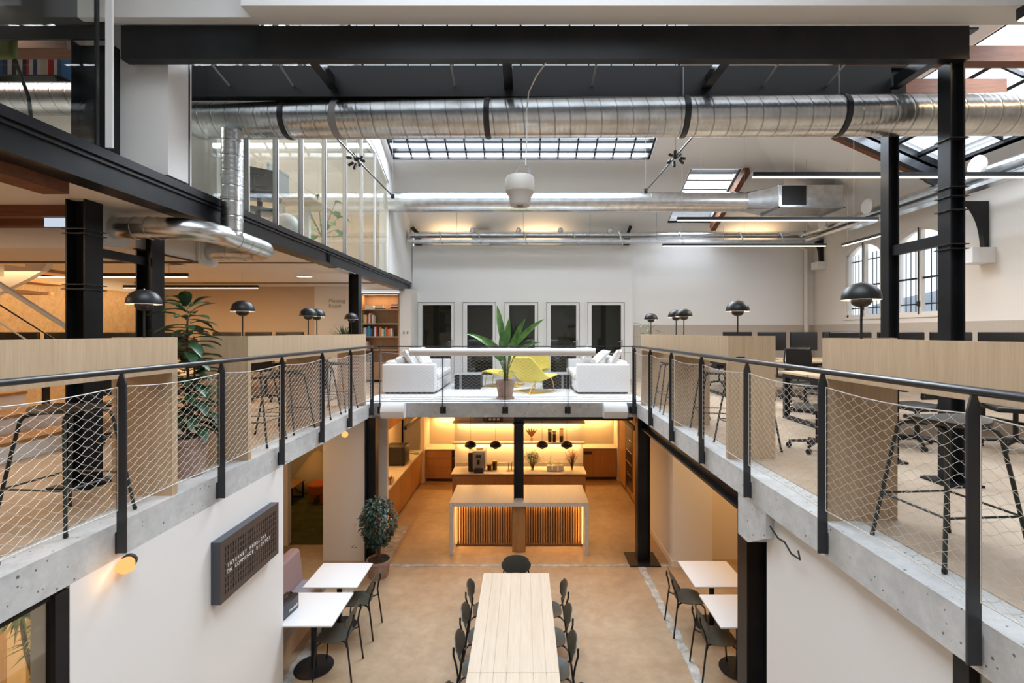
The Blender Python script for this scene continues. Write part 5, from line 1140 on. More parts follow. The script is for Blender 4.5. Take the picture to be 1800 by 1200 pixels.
# rear counter run: each cabinet its own
ky0, ky1 = 11.31, 11.955; kx0, kx1 = -1.69, 1.48
n = 5
for i in range(n):
    a = kx0+0.02+(kx1-kx0-0.04)*i/n; b = kx0+0.02+(kx1-kx0-0.04)*(i+1)/n
    t = thing('base_cabinet', 'oak base cabinet under the rear kitchen worktop, %s of five from the left' % ords[i], 'cabinet', ((a+b)/2, ky0+0.3, 0), 0, 'oak base cabinets behind the island')
    obj('body', B(a+0.002, b-0.002, ky0+0.045, ky1-0.01, 0.001, 0.895), 'kwood', t, world=True, smooth=False); obj('door', B(a+0.003, b-0.003, ky0+0.02, ky0+0.043, 0.1, 0.88), 'kwood', t, world=True, smooth=False)
solo('kitchen_worktop', B(kx0, kx1, ky0, ky1, 0.90, 0.93), 'quartz', 'long pale stone worktop behind the island, holding the coffee machine', 'worktop', smooth=False)
solo('kitchen_upstand', B(kx0+0.02, kx1-0.02, ky1-0.02, ky1, 0.931, 1.03), 'quartz', 'low stone upstand at the back of the kitchen worktop', 'upstand', smooth=False)
for z, l, d in ((1.56, 'lower grey wall shelf above the kitchen worktop', 0.26), (2.06, 'upper grey wall shelf above the kitchen worktop', 0.26)):
    t = thing('wall_shelf', l, 'shelf', (-0.1, ky1-0.15, z)); obj('board', B(kx0-0.03, kx1+0.02, ky1-d, ky1-0.001, z-0.03, z), 'pvc', t, world=True, smooth=False)
    obj('led_strip', B(kx0+0.05, kx1-0.05, ky1-0.03, ky1-0.01, z-0.038, z-0.0305), 'led', t, world=True, smooth=False)
    lightchild(area('lamp_light', (-0.1, ky1-0.06, z-0.045), (R(-14), 0, 0), 3.0, 0.03, 32, (1, 0.50, 0.15)), t)
# coffee machine
x, y, z = -1.10, 11.40, 0.931
t = thing('coffee_machine', 'black and silver bean-to-cup coffee machine on the kitchen worktop', 'coffee machine', (x, y+0.2, z))
obj('tank', MB().rbox(x-0.21, x-0.09, y+0.06, y+0.46, z, z+0.45, 0.02), 'blkmat', t, world=True); obj('body', MB().rbox(x-0.10, x+0.20, y+0.02, y+0.48, z+0.05, z+0.50, 0.02), 'grey', t, world=True)
obj('front_panel', MB().rbox(x-0.055, x+0.14, y-0.005, y+0.03, z+0.12, z+0.45, 0.01), 'grey', t, world=True); obj('display', MB().box(x-0.02, x+0.10, y-0.012, y-0.006, z+0.35, z+0.42), 'screen', t, world=True)
obj('spout', MB().rbox(x+0.01, x+0.07, y-0.05, y+0.02, z+0.20, z+0.30, 0.008), 'blkmat', t, world=True); obj('drip_tray', MB().rbox(x-0.06, x+0.16, y-0.06, y+0.1, z, z+0.09, 0.012), 'blkmat', t, world=True)
obj('hopper', MB().lathe([(0, 0), (0.09, 0), (0.10, 0.04), (0, 0.045)], (x+0.05, y+0.25, z+0.50), 20), 'jar', t, world=True); obj('knob', MB().lathe([(0, 0), (0.012, 0), (0.012, 0.012), (0, 0.012)], (x-0.03, y-0.006, z+0.27), 10, Matrix.Rotation(R(90), 3, 'X')), 'chrome', t, world=True)
def jar(x, y, z, r, h, fill, label, lid='kwood'):
    t = thing('storage_jar', label, 'jar', (x, y, z)); obj('glass_body', MB().lathe([(0, 0), (r, 0), (r, h), (r*0.92, h), (r*0.92, 0.006), (0, 0.006)], (x, y, z), 20), 'jar', t, world=True)
    if fill: obj('contents', MB().lathe([(0, 0.008), (r*0.9, 0.008), (r*0.9, h*fill), (0, h*fill)], (x, y, z), 16), 'brown', t, world=True)
    obj('lid', MB().lathe([(0, h), (r*1.03, h), (r*1.03, h+0.018), (0, h+0.018)], (x, y, z), 20), lid, t, world=True)
jar(-0.815, 11.62, 0.931, 0.055, 0.13, 0.85, 'shorter dark jar beside the coffee machine'); jar(-0.69, 11.66, 0.931, 0.058, 0.20, 0.9, 'taller dark jar beside the coffee machine')
jar(0.645, 11.82, 1.561, 0.048, 0.29, 0.82, 'tallest brown-filled jar on the lower kitchen shelf, left of three', 'blkmat'); jar(0.755, 11.82, 1.561, 0.042, 0.24, 0.8, 'shortest brown-filled jar on the lower kitchen shelf, middle of three', 'blkmat'); jar(0.93, 11.82, 1.561, 0.05, 0.31, 0.45, 'half-filled jar on the lower kitchen shelf behind a pendant lamp', 'blkmat')
t = thing('toast_rack', 'wire and wood arched rack on the kitchen worktop left of the column', 'rack', (-0.25, 11.6, 0.93)); g = MB()
for k in range(4): x = -0.36+0.08*k; g.tube([(x, 11.55, 0.945), (x, 11.55, 1.09), (x+0.01, 11.6, 1.13), (x, 11.66, 1.09), (x, 11.66, 0.945)], 0.006, 6)
obj('wires', g, 'brown', t, world=True); obj('base', MB().rbox(-0.40, -0.08, 11.52, 11.69, 0.931, 0.946, 0.006), 'oak', t, world=True)
def vase(x, y, z, label, leafmat, kind, n, spread, hgt, r=0.045, vh=0.13, name='flower_vase'):
    t = thing(name, label, 'vase', (x, y, z)); obj('vase', MB().lathe([(0, 0), (r*0.8, 0), (r, vh), (r*0.92, vh), (r*0.72, 0.008), (0, 0.008)], (x, y, z), 18), 'jar', t, world=True); s_ = MB(); g = MB()
    for i in range(n):
        a = rnd.uniform(0, 2*PI); q = rnd.uniform(0.15, 1); tip = Vector((x+spread*q*math.cos(a), y+spread*0.7*q*math.sin(a), z+vh+hgt*rnd.uniform(0.4, 1)*(1.15-0.4*q)))
        s_.tube([(x, y, z+0.02), (x+(tip.x-x)*0.3, y+(tip.y-y)*0.3, z+vh), tip], 0.0025, 4)
        for k in range(5):
            b = rnd.uniform(0, 2*PI); p = tip+Vector((rnd.uniform(-.03,.03), rnd.uniform(-.03,.03), rnd.uniform(-.05,.02)))
            g.leaf(p, (math.cos(b), math.sin(b), rnd.uniform(-.4,.6)), 0.05 if kind == 'leaf' else 0.03, 0.03 if kind == 'leaf' else 0.018, 0.6, n=2)
    obj('stem', s_, 'stem' if kind == 'leaf' else 'bark', t, world=True); obj('foliage', g, leafmat, t, world=True)
vase(0.22, 11.62, 0.931, 'glass vase with a leafy green bouquet right of the island column', 'leaf', 'leaf', 62, 0.24, 0.30, 0.05, 0.14)
vase(1.17, 11.62, 0.931, 'glass vase of reddish dried flowers at the right end of the kitchen worktop', 'dried', 'dry', 52, 0.19, 0.33, 0.035, 0.17)
for i, (x, h) in enumerate(((0.62, 0.26), (0.76, 0.10), (0.90, 0.08))):
    t = thing('herb_pot', 'small white herb pot on the kitchen worktop, %s of three' % ('leftmost with tall herbs', 'middle', 'rightmost')[i], 'pot', (x, 11.58, 0.931), 0, 'white herb pots on the worktop')
    obj('pot', MB().rbox(x-0.062, x+0.062, 11.52, 11.645, 0.931, 1.06, 0.018), 'tabletop', t, world=True); g = MB()
    for k in range(26 if i == 0 else 12): a = rnd.uniform(0, 2*PI); q = rnd.uniform(0, 0.06); g.leaf((x+q*math.cos(a), 11.58+q*math.sin(a), 1.05+rnd.uniform(0, h)), (math.cos(a), math.sin(a), 0.8), 0.05, 0.03, 0.6, n=2)
    if i == 0: g.tube([(x+0.03, 11.58, 1.05), (x+0.04, 11.58, 1.42)], 0.004, 5)
    obj('foliage', g, 'leaf2', t, world=True)
t = thing('dried_palm', 'orange dried palm fronds in a small bottle on the lower kitchen shelf', 'dried plant', (0.2, 11.8, 1.56)); g = MB()
for a in (-0.7, -0.35, 0.0, 0.3, 0.65): g.leaf((0.20, 11.82, 1.68), (a, 0, 1), 0.24, 0.045, 0.1, n=4, up=(0,1,0))
obj('fronds', g, 'palm', t, world=True); obj('bottle', MB().lathe([(0, 0), (0.03, 0), (0.032, 0.07), (0.012, 0.10), (0.012, 0.13)], (0.20, 11.82, 1.561), 14), 'jar', t, world=True)
t = thing('storage_box', 'dark box with white letters pattern on the upper kitchen shelf', 'box', (-0.68, 11.8, 2.061)); obj('box', MB().rbox(-0.90, -0.50, 11.74, 11.9, 2.061, 2.25, 0.006), 'brown', t, world=True)
obj('white_squares', MB().box(-0.84, -0.78, 11.735, 11.7395, 2.10, 2.15).box(-0.74, -0.68, 11.735, 11.7395, 2.10, 2.15).box(-0.64, -0.58, 11.735, 11.7395, 2.10, 2.15), 'letter', t, world=True)
solo('storage_box', MB().rbox(-1.2, -0.98, 11.75, 11.9, 2.061, 2.17, 0.01), 'grey', 'grey low box on the upper kitchen shelf, left of the dark box', 'box')
# left and right back cabinets
def cab(label, x0, x1, y0, y1, kinds, z1=0.90, wt=True, face='Y'):
    t = thing('base_cabinet', label, 'cabinet', ((x0+x1)/2, (y0+y1)/2, 0)); obj('body', B(x0, x1, y0+0.03, y1, 0.09, z1), 'kwood', t, world=True, smooth=False)
    obj('plinth', B(x0, x1, y0+0.07, y1, 0.001, 0.09), 'brown', t, world=True, smooth=False)
    for nm, a, b, c0, c1 in kinds: obj(nm, B(a, b, y0, y0+0.025, c0, c1), 'kwood', t, world=True, smooth=False)
    return t
cab('oak drawer cabinet at the back left corner of the kitchen', -2.77, -2.03, 13.7, 14.33, [('drawer', -2.76, -2.04, 0.10, 0.42), ('drawer', -2.76, -2.04, 0.43, 0.67), ('drawer', -2.76, -2.04, 0.68, 0.89)])
t = thing('oven', 'black built-in oven beside the back left drawers', 'oven', (-1.75, 14, 0)); obj('body', B(-2.02, -1.45, 13.72, 14.33, 0.001, 0.895), 'blkmat', t, world=True); obj('door', B(-2.01, -1.46, 13.69, 13.715, 0.1, 0.72), 'screen', t, world=True); obj('handle', MB().tube([(-1.98, 13.66, 0.68), (-1.5, 13.66, 0.68)], 0.01, 6), 'chrome', t, world=True)
solo('kitchen_worktop', B(-2.77, -1.45, 13.68, 14.34, 0.901, 0.93), 'quartz', 'pale worktop at the back left corner of the kitchen', 'worktop')
cab('oak double cabinet at the back right of the kitchen', 1.72, 2.665, 13.85, 14.33, [('door', 2.01, 2.66, 0.10, 0.89), ('door', 1.73, 2.0, 0.10, 0.89)])
t = thing('dishwasher', 'oak-fronted dishwasher with a black control strip at the back right', 'dishwasher', (1.5, 14, 0)); obj('body', B(1.2, 1.71, 13.87, 14.33, 0.001, 0.9), 'kwood', t, world=True); obj('control_strip', B(1.72, 1.96, 13.842, 13.849, 0.74, 0.83), 'screen', t, world=True)
solo('kitchen_worktop', B(1.2, 2.67, 13.83, 14.34, 0.901, 0.93), 'quartz', 'pale worktop at the back right of the kitchen', 'worktop')
for x0, x1, l, cc in ((-2.77, -1.2, 'left', -1.95), (1.2, 2.67, 'right', 1.9)):
    t = thing('wall_shelf', 'thin dark shelf in the glowing back %s kitchen niche' % l, 'shelf', (cc, 14.2, 1.78)); obj('board', B(x0, x1, 14.05, 14.34, 1.76, 1.79), 'kwood', t, world=True, smooth=False)
    obj('led_strip', B(x0+0.05, x1-0.05, 14.30, 14.32, 1.75, 1.7595), 'led', t, world=True, smooth=False)
    lightchild(area('lamp_light', (cc, 14.25, 1.74), (R(-15), 0, 0), 1.3, 0.03, 24, (1, 0.50, 0.14)), t); lightchild(area('lamp_light', (cc, 14.2, 2.6), (R(-15), 0, 0), 1.3, 0.03, 10, (1, 0.50, 0.14)), t)
for k in range(3): solo('wooden_board', B(-2.10+0.01*k, -1.85, 14.08, 14.3, 1.791+0.05*k, 1.835+0.05*k), 'oak', 'wooden board in the stack on the back left kitchen shelf, %s' % ('lowest', 'middle', 'topmost')[k], 'board', 'wooden boards on the back left shelf')
# left counter run along the wall
t = thing('base_cabinet', 'long oak cabinet run with plain doors on the left side of the kitchen', 'cabinet', (-3.2, 11.8, 0)); obj('body', B(-3.49, -2.88, 10.02, 13.58, 0.08, 0.90), 'kwood', t, world=True, smooth=False); obj('plinth', B(-3.49, -2.93, 10.02, 13.58, 0.001, 0.08), 'brown', t, world=True)
for i in range(6): y = 10.03+0.59*i; obj('door', B(-2.879, -2.855, y, y+0.585, 0.09, 0.89), 'kwood', t, world=True, smooth=False)
solo('kitchen_worktop', B(-3.495, -2.83, 10.01, 13.59, 0.901, 0.93), 'quartz', 'long pale worktop on the left side of the kitchen, holding the microwave', 'worktop')
t = thing('wall_cabinet', 'oak wall cabinet under the ceiling on the left side of the kitchen', 'cabinet', (-3.2, 11.6, 2.3)); obj('body', B(-3.49, -2.93, 10.05, 12.9, 2.12, 2.63), 'kwood', t, world=True, smooth=False); obj('door', B(-2.929, -2.91, 10.06, 12.89, 2.13, 2.62), 'kwood', t, world=True)
lightchild(area('lamp_light', (-3.35, 11.6, 2.10), (0, R(10), 0), 0.04, 2.6, 20, (1, 0.50, 0.14)), t); obj('led_strip', B(-3.47, -3.45, 10.2, 12.8, 2.105, 2.119), 'led', t, world=True)
t = thing('microwave_oven', 'black microwave oven on the left kitchen worktop', 'microwave', (-3.15, 12.1, 0.931)); obj('body', MB().rbox(-3.42, -2.93, 11.95, 12.45, 0.95, 1.40, 0.012), 'blkmat', t, world=True); obj('door', MB().box(-3.40, -3.0, 11.94, 11.949, 0.98, 1.37), 'screen', t, world=True); obj('foot', MB().box(-3.38, -3.35, 12, 12.03, 0.931, 0.95).box(-3.0, -2.97, 12, 12.03, 0.931, 0.95).box(-3.0, -2.97, 12.35, 12.38, 0.931, 0.95).box(-3.38, -3.35, 12.35, 12.38, 0.931, 0.95), 'blkmat', t, world=True)
solo('serving_spatula', MB().rbox(-2.98, -2.84, 13.1, 13.2, 0.931, 0.96, 0.012).tube([(-2.98, 13.15, 0.95), (-3.15, 13.15, 0.95)], 0.008, 6), 'teal', 'small teal scrubbing brush on the left kitchen worktop', 'brush')
t = thing('condiment_crate', 'wooden crate with dark bottles at the near end of the left kitchen worktop', 'crate', (-2.98, 10.6, 0.93)); obj('crate', MB().box(-3.12, -2.88, 10.5, 10.515, 0.931, 1.02).box(-3.12, -2.88, 10.765, 10.78, 0.931, 1.02).box(-3.12, -3.105, 10.5, 10.78, 0.931, 1.02).box(-2.895, -2.88, 10.5, 10.78, 0.931, 1.02).box(-3.1, -2.9, 10.5, 10.78, 0.931, 0.94), 'oak', t, world=True)
for k in range(4): x = -3.06+0.05*k; solo('condiment_bottle', MB().lathe([(0, 0), (0.02, 0), (0.02, 0.09), (0.009, 0.12), (0.009, 0.15), (0, 0.15)], (x, 10.6+0.04*(k%2), 0.942), 12), 'brown', 'dark condiment bottle in the wooden crate, %s from the left' % ords[k], 'bottle', 'bottles in the condiment crate')
# tall units on the right
t = thing('tall_cabinet', 'tall oak kitchen unit with a dark glass wine door on the right', 'cabinet', (3.0, 12.2, 0))
obj('body', B(2.72, 3.29, 11.38, 13.6, 0.08, 2.62), 'kwood', t, world=True, smooth=False); obj('plinth', B(2.76, 3.29, 11.38, 13.6, 0.001, 0.08), 'brown', t, world=True)
obj('glass_door', B(2.70, 2.719, 12.0, 12.75, 0.25, 2.2), 'screen', t, world=True, smooth=False); obj('door', MB().box(2.70, 2.719, 11.39, 11.95, 0.1, 2.6).box(2.70, 2.719, 12.8, 13.59, 0.1, 2.6), 'kwood', t, world=True, smooth=False)
for k in range(5): obj('bottle_row', MB().tube([(2.697, 12.08, 0.6+0.3*k), (2.697, 12.68, 0.6+0.3*k)], 0.006, 6), 'chrome', t, world=True)
t = thing('wall_socket', 'small dark switch on the warm lit lower right wall', 'switch', (2.69, 10.05, 2.2)); obj('plate', B(2.688, 2.699, 9.83, 9.9, 2.1, 2.2), 'brown', t, world=True)
for i, (x, y, pw) in enumerate(((-2.2, 12.9, 18), (2.1, 12.6, 16), (-2.3, 10.9, 14), (1.8, 10.6, 12))): area('kitchen_fill_light', (x, y, 2.60), (0, 0, 0), 0.5, 0.5, pw*0.6, (1.0, 0.36, 0.06))  # warm fill added under the kitchen ceiling, no fixture behind it
area('cafe_fill_light_left', (-4.3, 7.6, 2.62), (0, 0, 0), 0.5, 2.0, 16, AMBER); area('cafe_fill_light_right', (4.2, 7.6, 2.62), (0, 0, 0), 0.8, 2.0, 34, AMBER)  # added fill for both cafe sides, without any lamp modelled
area('cafe_fill_light_right_edge', (2.62, 7.9, 2.62), (0, 0, 0), 0.2, 1.6, 5, AMBER)  # narrow added fill along the right edge, not a fitting
area('lounge_fill_light', (-5.6, 12.0, 2.6), (0, 0, 0), 1.0, 1.0, 16, AMBER); area('front_room_fill_left', (-4.8, 3.4, 2.6), (0, 0, 0), 1.2, 1.2, 75, AMBER); area('front_room_fill_right', (3.6, 2.2, 2.6), (0, 0, 0), 0.8, 1.2, 22, AMBER)  # added amber fill for lounge and front rooms, no fittings there
# lounge things on the green carpet
t = thing('coffee_table', 'low square wooden table with a black frame on the green carpet', 'table', (-5.9, 12.9, 0.012)); obj('tabletop', B(-6.5, -5.62, 11.8, 12.46, 0.42, 0.45), 'kwood', t, world=True)
for x in (-6.46, -5.66):
    for y in (11.84, 12.42): obj('leg', B(x-0.015, x+0.015, y-0.015, y+0.015, 0.013, 0.42), 'blkmat', t, world=True)
obj('frame', MB().box(-6.47, -5.65, 11.83, 11.85, 0.02, 0.04).box(-6.47, -5.65, 12.41, 12.43, 0.02, 0.04).box(-6.47, -5.65, 11.83, 11.85, 0.39, 0.42), 'blkmat', t, world=True)
t = thing('pouf_stool', 'rust orange upholstered stool on the green carpet', 'stool', (-5.1, 12.1, 0.012)); obj('seat', MB().lathe([(0, 0.22), (0.24, 0.22), (0.27, 0.25), (0.27, 0.44), (0.24, 0.47), (0, 0.47)], (-5.1, 12.1, 0.012), 24), 'orange', t, world=True)
for a in (0.6, 2.2, 3.8, 5.4): obj('leg', MB().tube([(-5.1+0.18*math.cos(a), 12.1+0.18*math.sin(a), 0.24), (-5.1+0.17*math.cos(a), 12.1+0.17*math.sin(a), 0.013)], [0.05, 0.04], 10), 'orange', t, world=True)
bg_ = MB().lathe([(0, 0), (0.55, 0.02), (0.62, 0.15), (0.58, 0.35), (0.42, 0.60), (0.24, 0.82), (0.10, 0.95), (0, 1.0)], (-5.6, 13.2, 0.013), 28)
bg_.v = [(x_+0.03*math.sin(9*z_+5*x_), y_+0.03*math.sin(7*z_), z_) for x_, y_, z_ in bg_.v]; solo('bean_bag', bg_, 'bean', 'beige canvas bean bag slumped against the lounge wall', 'bean bag')
# near glazed rooms under the galleries
for s, x, y1, l in ((-1, XL, 3.055, 'left'), (1, 2.24, 2.455, 'right')):
    t = thing('glass_partition', 'black framed glazed partition below the %s gallery, at the bottom corner' % l, 'partition', (x, y1-0.8, 0))
    obj('frame', MB().box(x-0.06, x+0.0, y1-0.09, y1, 0.001, 2.63).box(x-0.04, x-0.02, y1-2.3, y1-0.09, 2.61, 2.63).box(x-0.06, x, y1-2.3, y1-0.09, 0.001, 0.06), 'blk', t, world=True, smooth=False)
    obj('glass_pane', B(x-0.034, x-0.028, y1-2.29, y1-0.092, 0.062, 2.609), 'glass', t, world=True, smooth=False)
struct('wall_front_room_left', MB().box(-7.1, -3.14, 5.30, 5.42, 0, F2-ST), 'warmwhite')
struct('door_6', MB().box(-5.95, -5.2, 4.9, 4.96, 0, 2.6), 'oak'); struct('trim_12', MB().box(-5.19, -5.0, 4.86, 5.0, 0, 2.64), 'warmwhite')
struct('wall_front_room_right', MB().box(2.5, 6.1, 3.2, 3.3, 0, F2-ST), 'warmwhite')
c = Vector((-4.32, 4.3, 0)); t = thing('dracaena_plant', 'tall spiky indoor tree behind the glazed partition at the bottom left', 'plant', c); pot(t, c, 0.15, 0.2, 0.35); obj('trunk', MB().tube([c+Vector((0,0,0.3)), c+Vector((0.05,0,1.0)), c+Vector((0.1,0,1.5))], 0.025, 8).tube([c+Vector((0.05,0,0.9)), c+Vector((-0.1,0,1.4)), c+Vector((-0.15,0,1.75))], 0.018, 8), 'bark', t, world=True); g = MB()
for cc in (c+Vector((0.1,0,1.5)), c+Vector((-0.15,0,1.75)), c+Vector((0.1,0,1.7))):
    for i in range(60): a = rnd.uniform(0, 2*PI); e = rnd.uniform(-0.7, 1.4); g.leaf(cc, (math.cos(a)*math.cos(e), math.sin(a)*math.cos(e), math.sin(e)), rnd.uniform(0.22, 0.36), 0.022, 0.7, n=3)
obj('foliage', g, 'leaf', t, world=True)

# ------------------------------------------------------------------ office desks on the galleries
def desk(label, x0, x1, y0, y1):
    t = thing('bench_desk', label, 'desk', ((x0+x1)/2, (y0+y1)/2, F2+0.006)); z = F2+0.74
    obj('tabletop', MB().box(x0, x1, y0, (y0+y1)/2-0.02, z-0.03, z).box(x0, x1, (y0+y1)/2+0.02, y1, z-0.03, z), 'oak', t, world=True, smooth=False)
    for x in (x0+0.05, x1-0.12):
        g = MB().box(x, x+0.07, y0+0.05, y0+0.12, F2+0.007, z-0.03).box(x, x+0.07, y1-0.12, y1-0.05, F2+0.007, z-0.03).box(x, x+0.07, y0+0.12, y1-0.12, F2+0.007, F2+0.06).box(x, x+0.07, y0+0.12, y1-0.12, z-0.09, z-0.03)
        obj('leg_frame', g, 'blk', t, world=True, smooth=False)
    obj('cable_duct', B(x0+0.12, x1-0.12, (y0+y1)/2-0.15, (y0+y1)/2+0.15, z-0.16, z-0.09), 'blk', t, world=True, smooth=False)
    return t
desk('nearer oak bench desk with black frame on the right gallery', 4.0, 7.2, 6.0, 7.6); desk('farther oak bench desk with black frame on the right gallery', 4.1, 7.3, 9.9, 11.5)
desk('nearer oak bench desk on the left gallery behind the counters', -8.0, -4.75, 6.5, 8.1); desk('farther oak bench desk on the left gallery before the beige wall', -8.0, -4.6, 10.0, 11.6)
def monitor():
    t = thing('computer_monitor', '', 'monitor', (0,0,0), 0, 'black monitors on the bench desks')
    obj('screen', MB().rbox(-0.30, 0.30, -0.012, 0.012, 0.19, 0.555, 0.008), 'screen', t); obj('stand', MB().box(-0.025, 0.025, 0.013, 0.04, 0.01, 0.40).box(-0.12, 0.12, -0.06, 0.10, 0.0, 0.01), 'blkmat', t); obj('bezel', MB().box(-0.305, 0.305, 0.012, 0.020, 0.185, 0.56), 'blkmat', t); return t
mn = monitor(); first = True
for x, y, r, l in ((4.55, 6.72, 4, 'monitor on the nearer right desk, leftmost, left of the second column'), (5.25, 6.72, -5, 'monitor on the nearer right desk, second from the left'), (5.95, 6.72, 3, 'monitor on the nearer right desk, third from the left'), (6.65, 6.72, -3, 'monitor on the nearer right desk, rightmost'),
    (6.15, 10.6, 3, 'monitor on the farther right desk, second from the left'), (5.45, 10.6, -3, 'monitor on the farther right desk, leftmost'), (6.85, 10.6, 6, 'monitor on the farther right desk, rightmost'), (4.75, 10.75, 170, 'monitor turned away at the left end of the farther right desk'),
    (-7.55, 7.2, 6, 'monitor on the nearer left desk, leftmost, beside the stair rail'), (-6.85, 7.2, -4, 'monitor on the nearer left desk, second from the left'), (-6.05, 7.2, 3, 'monitor on the nearer left desk, third from the left'), (-5.3, 7.2, -3, 'monitor on the nearer left desk, rightmost'),
    (-6.6, 10.75, 3, 'monitor on the farther left desk, leftmost'), (-5.9, 10.75, -3, 'monitor on the farther left desk, middle'), (-5.2, 10.75, 3, 'monitor on the farther left desk, rightmost')):
    loc = (x, y, F2+0.741+0.0)
    o = mn if first else dup(mn, loc, R(r), 'black '+l); first = False; o.location = loc; o.rotation_euler.z = R(r); o['label'] = 'black '+l; o.scale.z = 1.08
def task_chair():
    t = thing('office_chair', '', 'chair', (0,0,0), 0, 'black mesh office chairs')
    obj('seat', MB().rbox(-0.24, 0.24, -0.22, 0.25, 0.44, 0.50, 0.03), 'blkmat', t)
    obj('backrest', MB().tube([(-0.21, -0.24, 0.60), (-0.225, -0.27, 0.85), (-0.20, -0.28, 1.04), (0.20, -0.28, 1.04), (0.225, -0.27, 0.85), (0.21, -0.24, 0.60), (-0.21, -0.24, 0.60)], 0.016, 8).box(-0.20, 0.20, -0.262, -0.256, 0.60, 1.03), 'blkmat', t)
    for s_ in (-1, 1): obj('armrest', MB().tube([(s_*0.23, -0.02, 0.47), (s_*0.29, -0.02, 0.50), (s_*0.29, -0.02, 0.66)], 0.014, 6).rbox(s_*0.29-0.035, s_*0.29+0.035, -0.13, 0.12, 0.66, 0.685, 0.01), 'blkmat', t)
    obj('gas_lift', MB().tube([(0, 0, 0.10), (0, 0, 0.44)], 0.025, 10).tube([(0, -0.05, 0.44), (0, -0.24, 0.46), (0, -0.28, 0.62)], 0.02, 8), 'blkmat', t); g = MB(); wh = []
    for k in range(5): a = 2*PI*k/5+0.3; g.tube([(0, 0, 0.11), (0.29*math.cos(a), 0.29*math.sin(a), 0.075)], [0.022, 0.014], 8); wh.append(MB().tube([(0.29*math.cos(a)-0.02, 0.29*math.sin(a), 0.031), (0.29*math.cos(a)+0.02, 0.29*math.sin(a), 0.031)], 0.03, 12))
    sb = obj('star_base', g, 'blkmat', t)
    for q in wh: obj('castor', q, 'blkmat', sb)
    return t
tc = task_chair(); first = True
for x, y, r, l in ((4.75, 8.15, 175, 'office chair behind the nearer right desk, left of the others'), (5.6, 8.1, 190, 'office chair behind the nearer right desk, farther right'), (4.6, 5.65, 10, 'office chair in front of the nearer right desk, seen under the big counter'), (5.6, 5.5, -25, 'office chair in front of the nearer right desk, right of its neighbour'), (3.35, 5.5, 60, 'office chair close behind the largest bar stool, beside the steel column'),
    (5.2, 9.4, 5, 'office chair in front of the farther right desk, left one'), (6.1, 9.35, -10, 'office chair in front of the farther right desk, right one'), (4.9, 12.1, 180, 'office chair behind the farther right desk'),
    (-4.9, 6.0, 20, 'office chair in front of the nearer left desk by the middle counter'), (-6.1, 8.75, 185, 'office chair behind the nearer left desk'), (-5.0, 9.4, 10, 'office chair in front of the farther left desk')):
    loc = (x, y, F2+0.007)
    o = tc if first else dup(tc, loc, R(r), 'black '+l); first = False; o.location = loc; o.rotation_euler.z = R(r); o['label'] = 'black '+l
for x, y, l in ((4.95, 9.92, 'left'), (5.75, 9.95, 'right')): solo('desk_lamp_bar', MB().rbox(x-0.2, x+0.2, y+0.28, y+0.30, 3.655, 3.9, 0.006), 'pvc', 'pale desk divider panel on the farther right desk, %s one' % l, 'panel')
# bleacher steps and stair on the left gallery
t = thing('bleacher_steps', 'low oak and white stepped seating on the left gallery behind the railing', 'steps', (-6, 4.8, F2+0.006))
for k in range(4):
    x1 = -5.28-0.45*k; z1 = F2+0.18+0.20*k; obj('riser', B(x1-0.45, x1-0.012, 3.2, 6.02, F2+0.007, z1), 'warmwhite', t, world=True, smooth=False); obj('tread', B(x1-0.45, x1, 3.2, 6.03, z1+0.0005, z1+0.035), 'kwood', t, world=True, smooth=False)
t = thing('staircase', 'white staircase rising to the upper floor at the far left', 'staircase', (-7.6, 6.6, F2))
def Q(px, py): p = P(px, py, 6.4); return (p.x, p.z)
g = MB().prism([Q(-80, 560), Q(0, 515), Q(52, 490), Q(78, 475), Q(92, 452), Q(60, 448), Q(47, 447), Q(47, 470), Q(10, 465), Q(10, 487), Q(-30, 487), Q(-80, 505)], 6.38, 6.46, 'Y'); obj('stringer', g, 'warmwhite', t, world=True, smooth=False)
for k, (px, py) in enumerate(((30, 471), (-5, 489), (-45, 507))): a = Q(px, py); obj('tread', B(a[0]-0.2, a[0]+0.17, 6.47, 7.3, a[1]-0.02, a[1]+0.02), 'kwood', t, world=True, smooth=False)
t = thing('stair_railing', 'pale metal handrail with thin bars slanting down at the far left', 'railing', (-5.6, 5.3, 4.2))
obj('handrail', MB().tube([P(-60, 462, 4.9), P(0, 500, 5.0), P(103, 566, 5.2), P(150, 596, 5.3)], 0.026, 12), 'pvc', t, world=True)
obj('rail_bar', MB().tube([P(-60, 496, 4.9), P(0, 536, 5.0), P(103, 601, 5.2)], 0.008, 6), 'blkmat', t, world=True); obj('rail_bar', MB().tube([P(-60, 528, 4.9), P(0, 567, 5.0), P(60, 606, 5.1)], 0.008, 6), 'pvc', t, world=True)
obj('post', MB().tube([P(80, 590, 5.15), Vector((P(80, 590, 5.15).x, 5.15, F2+0.55))], 0.012, 6).tube([P(-30, 520, 4.95), Vector((P(-30, 520, 4.95).x, 4.95, F2+0.9))], 0.012, 6), 'blkmat', t, world=True)
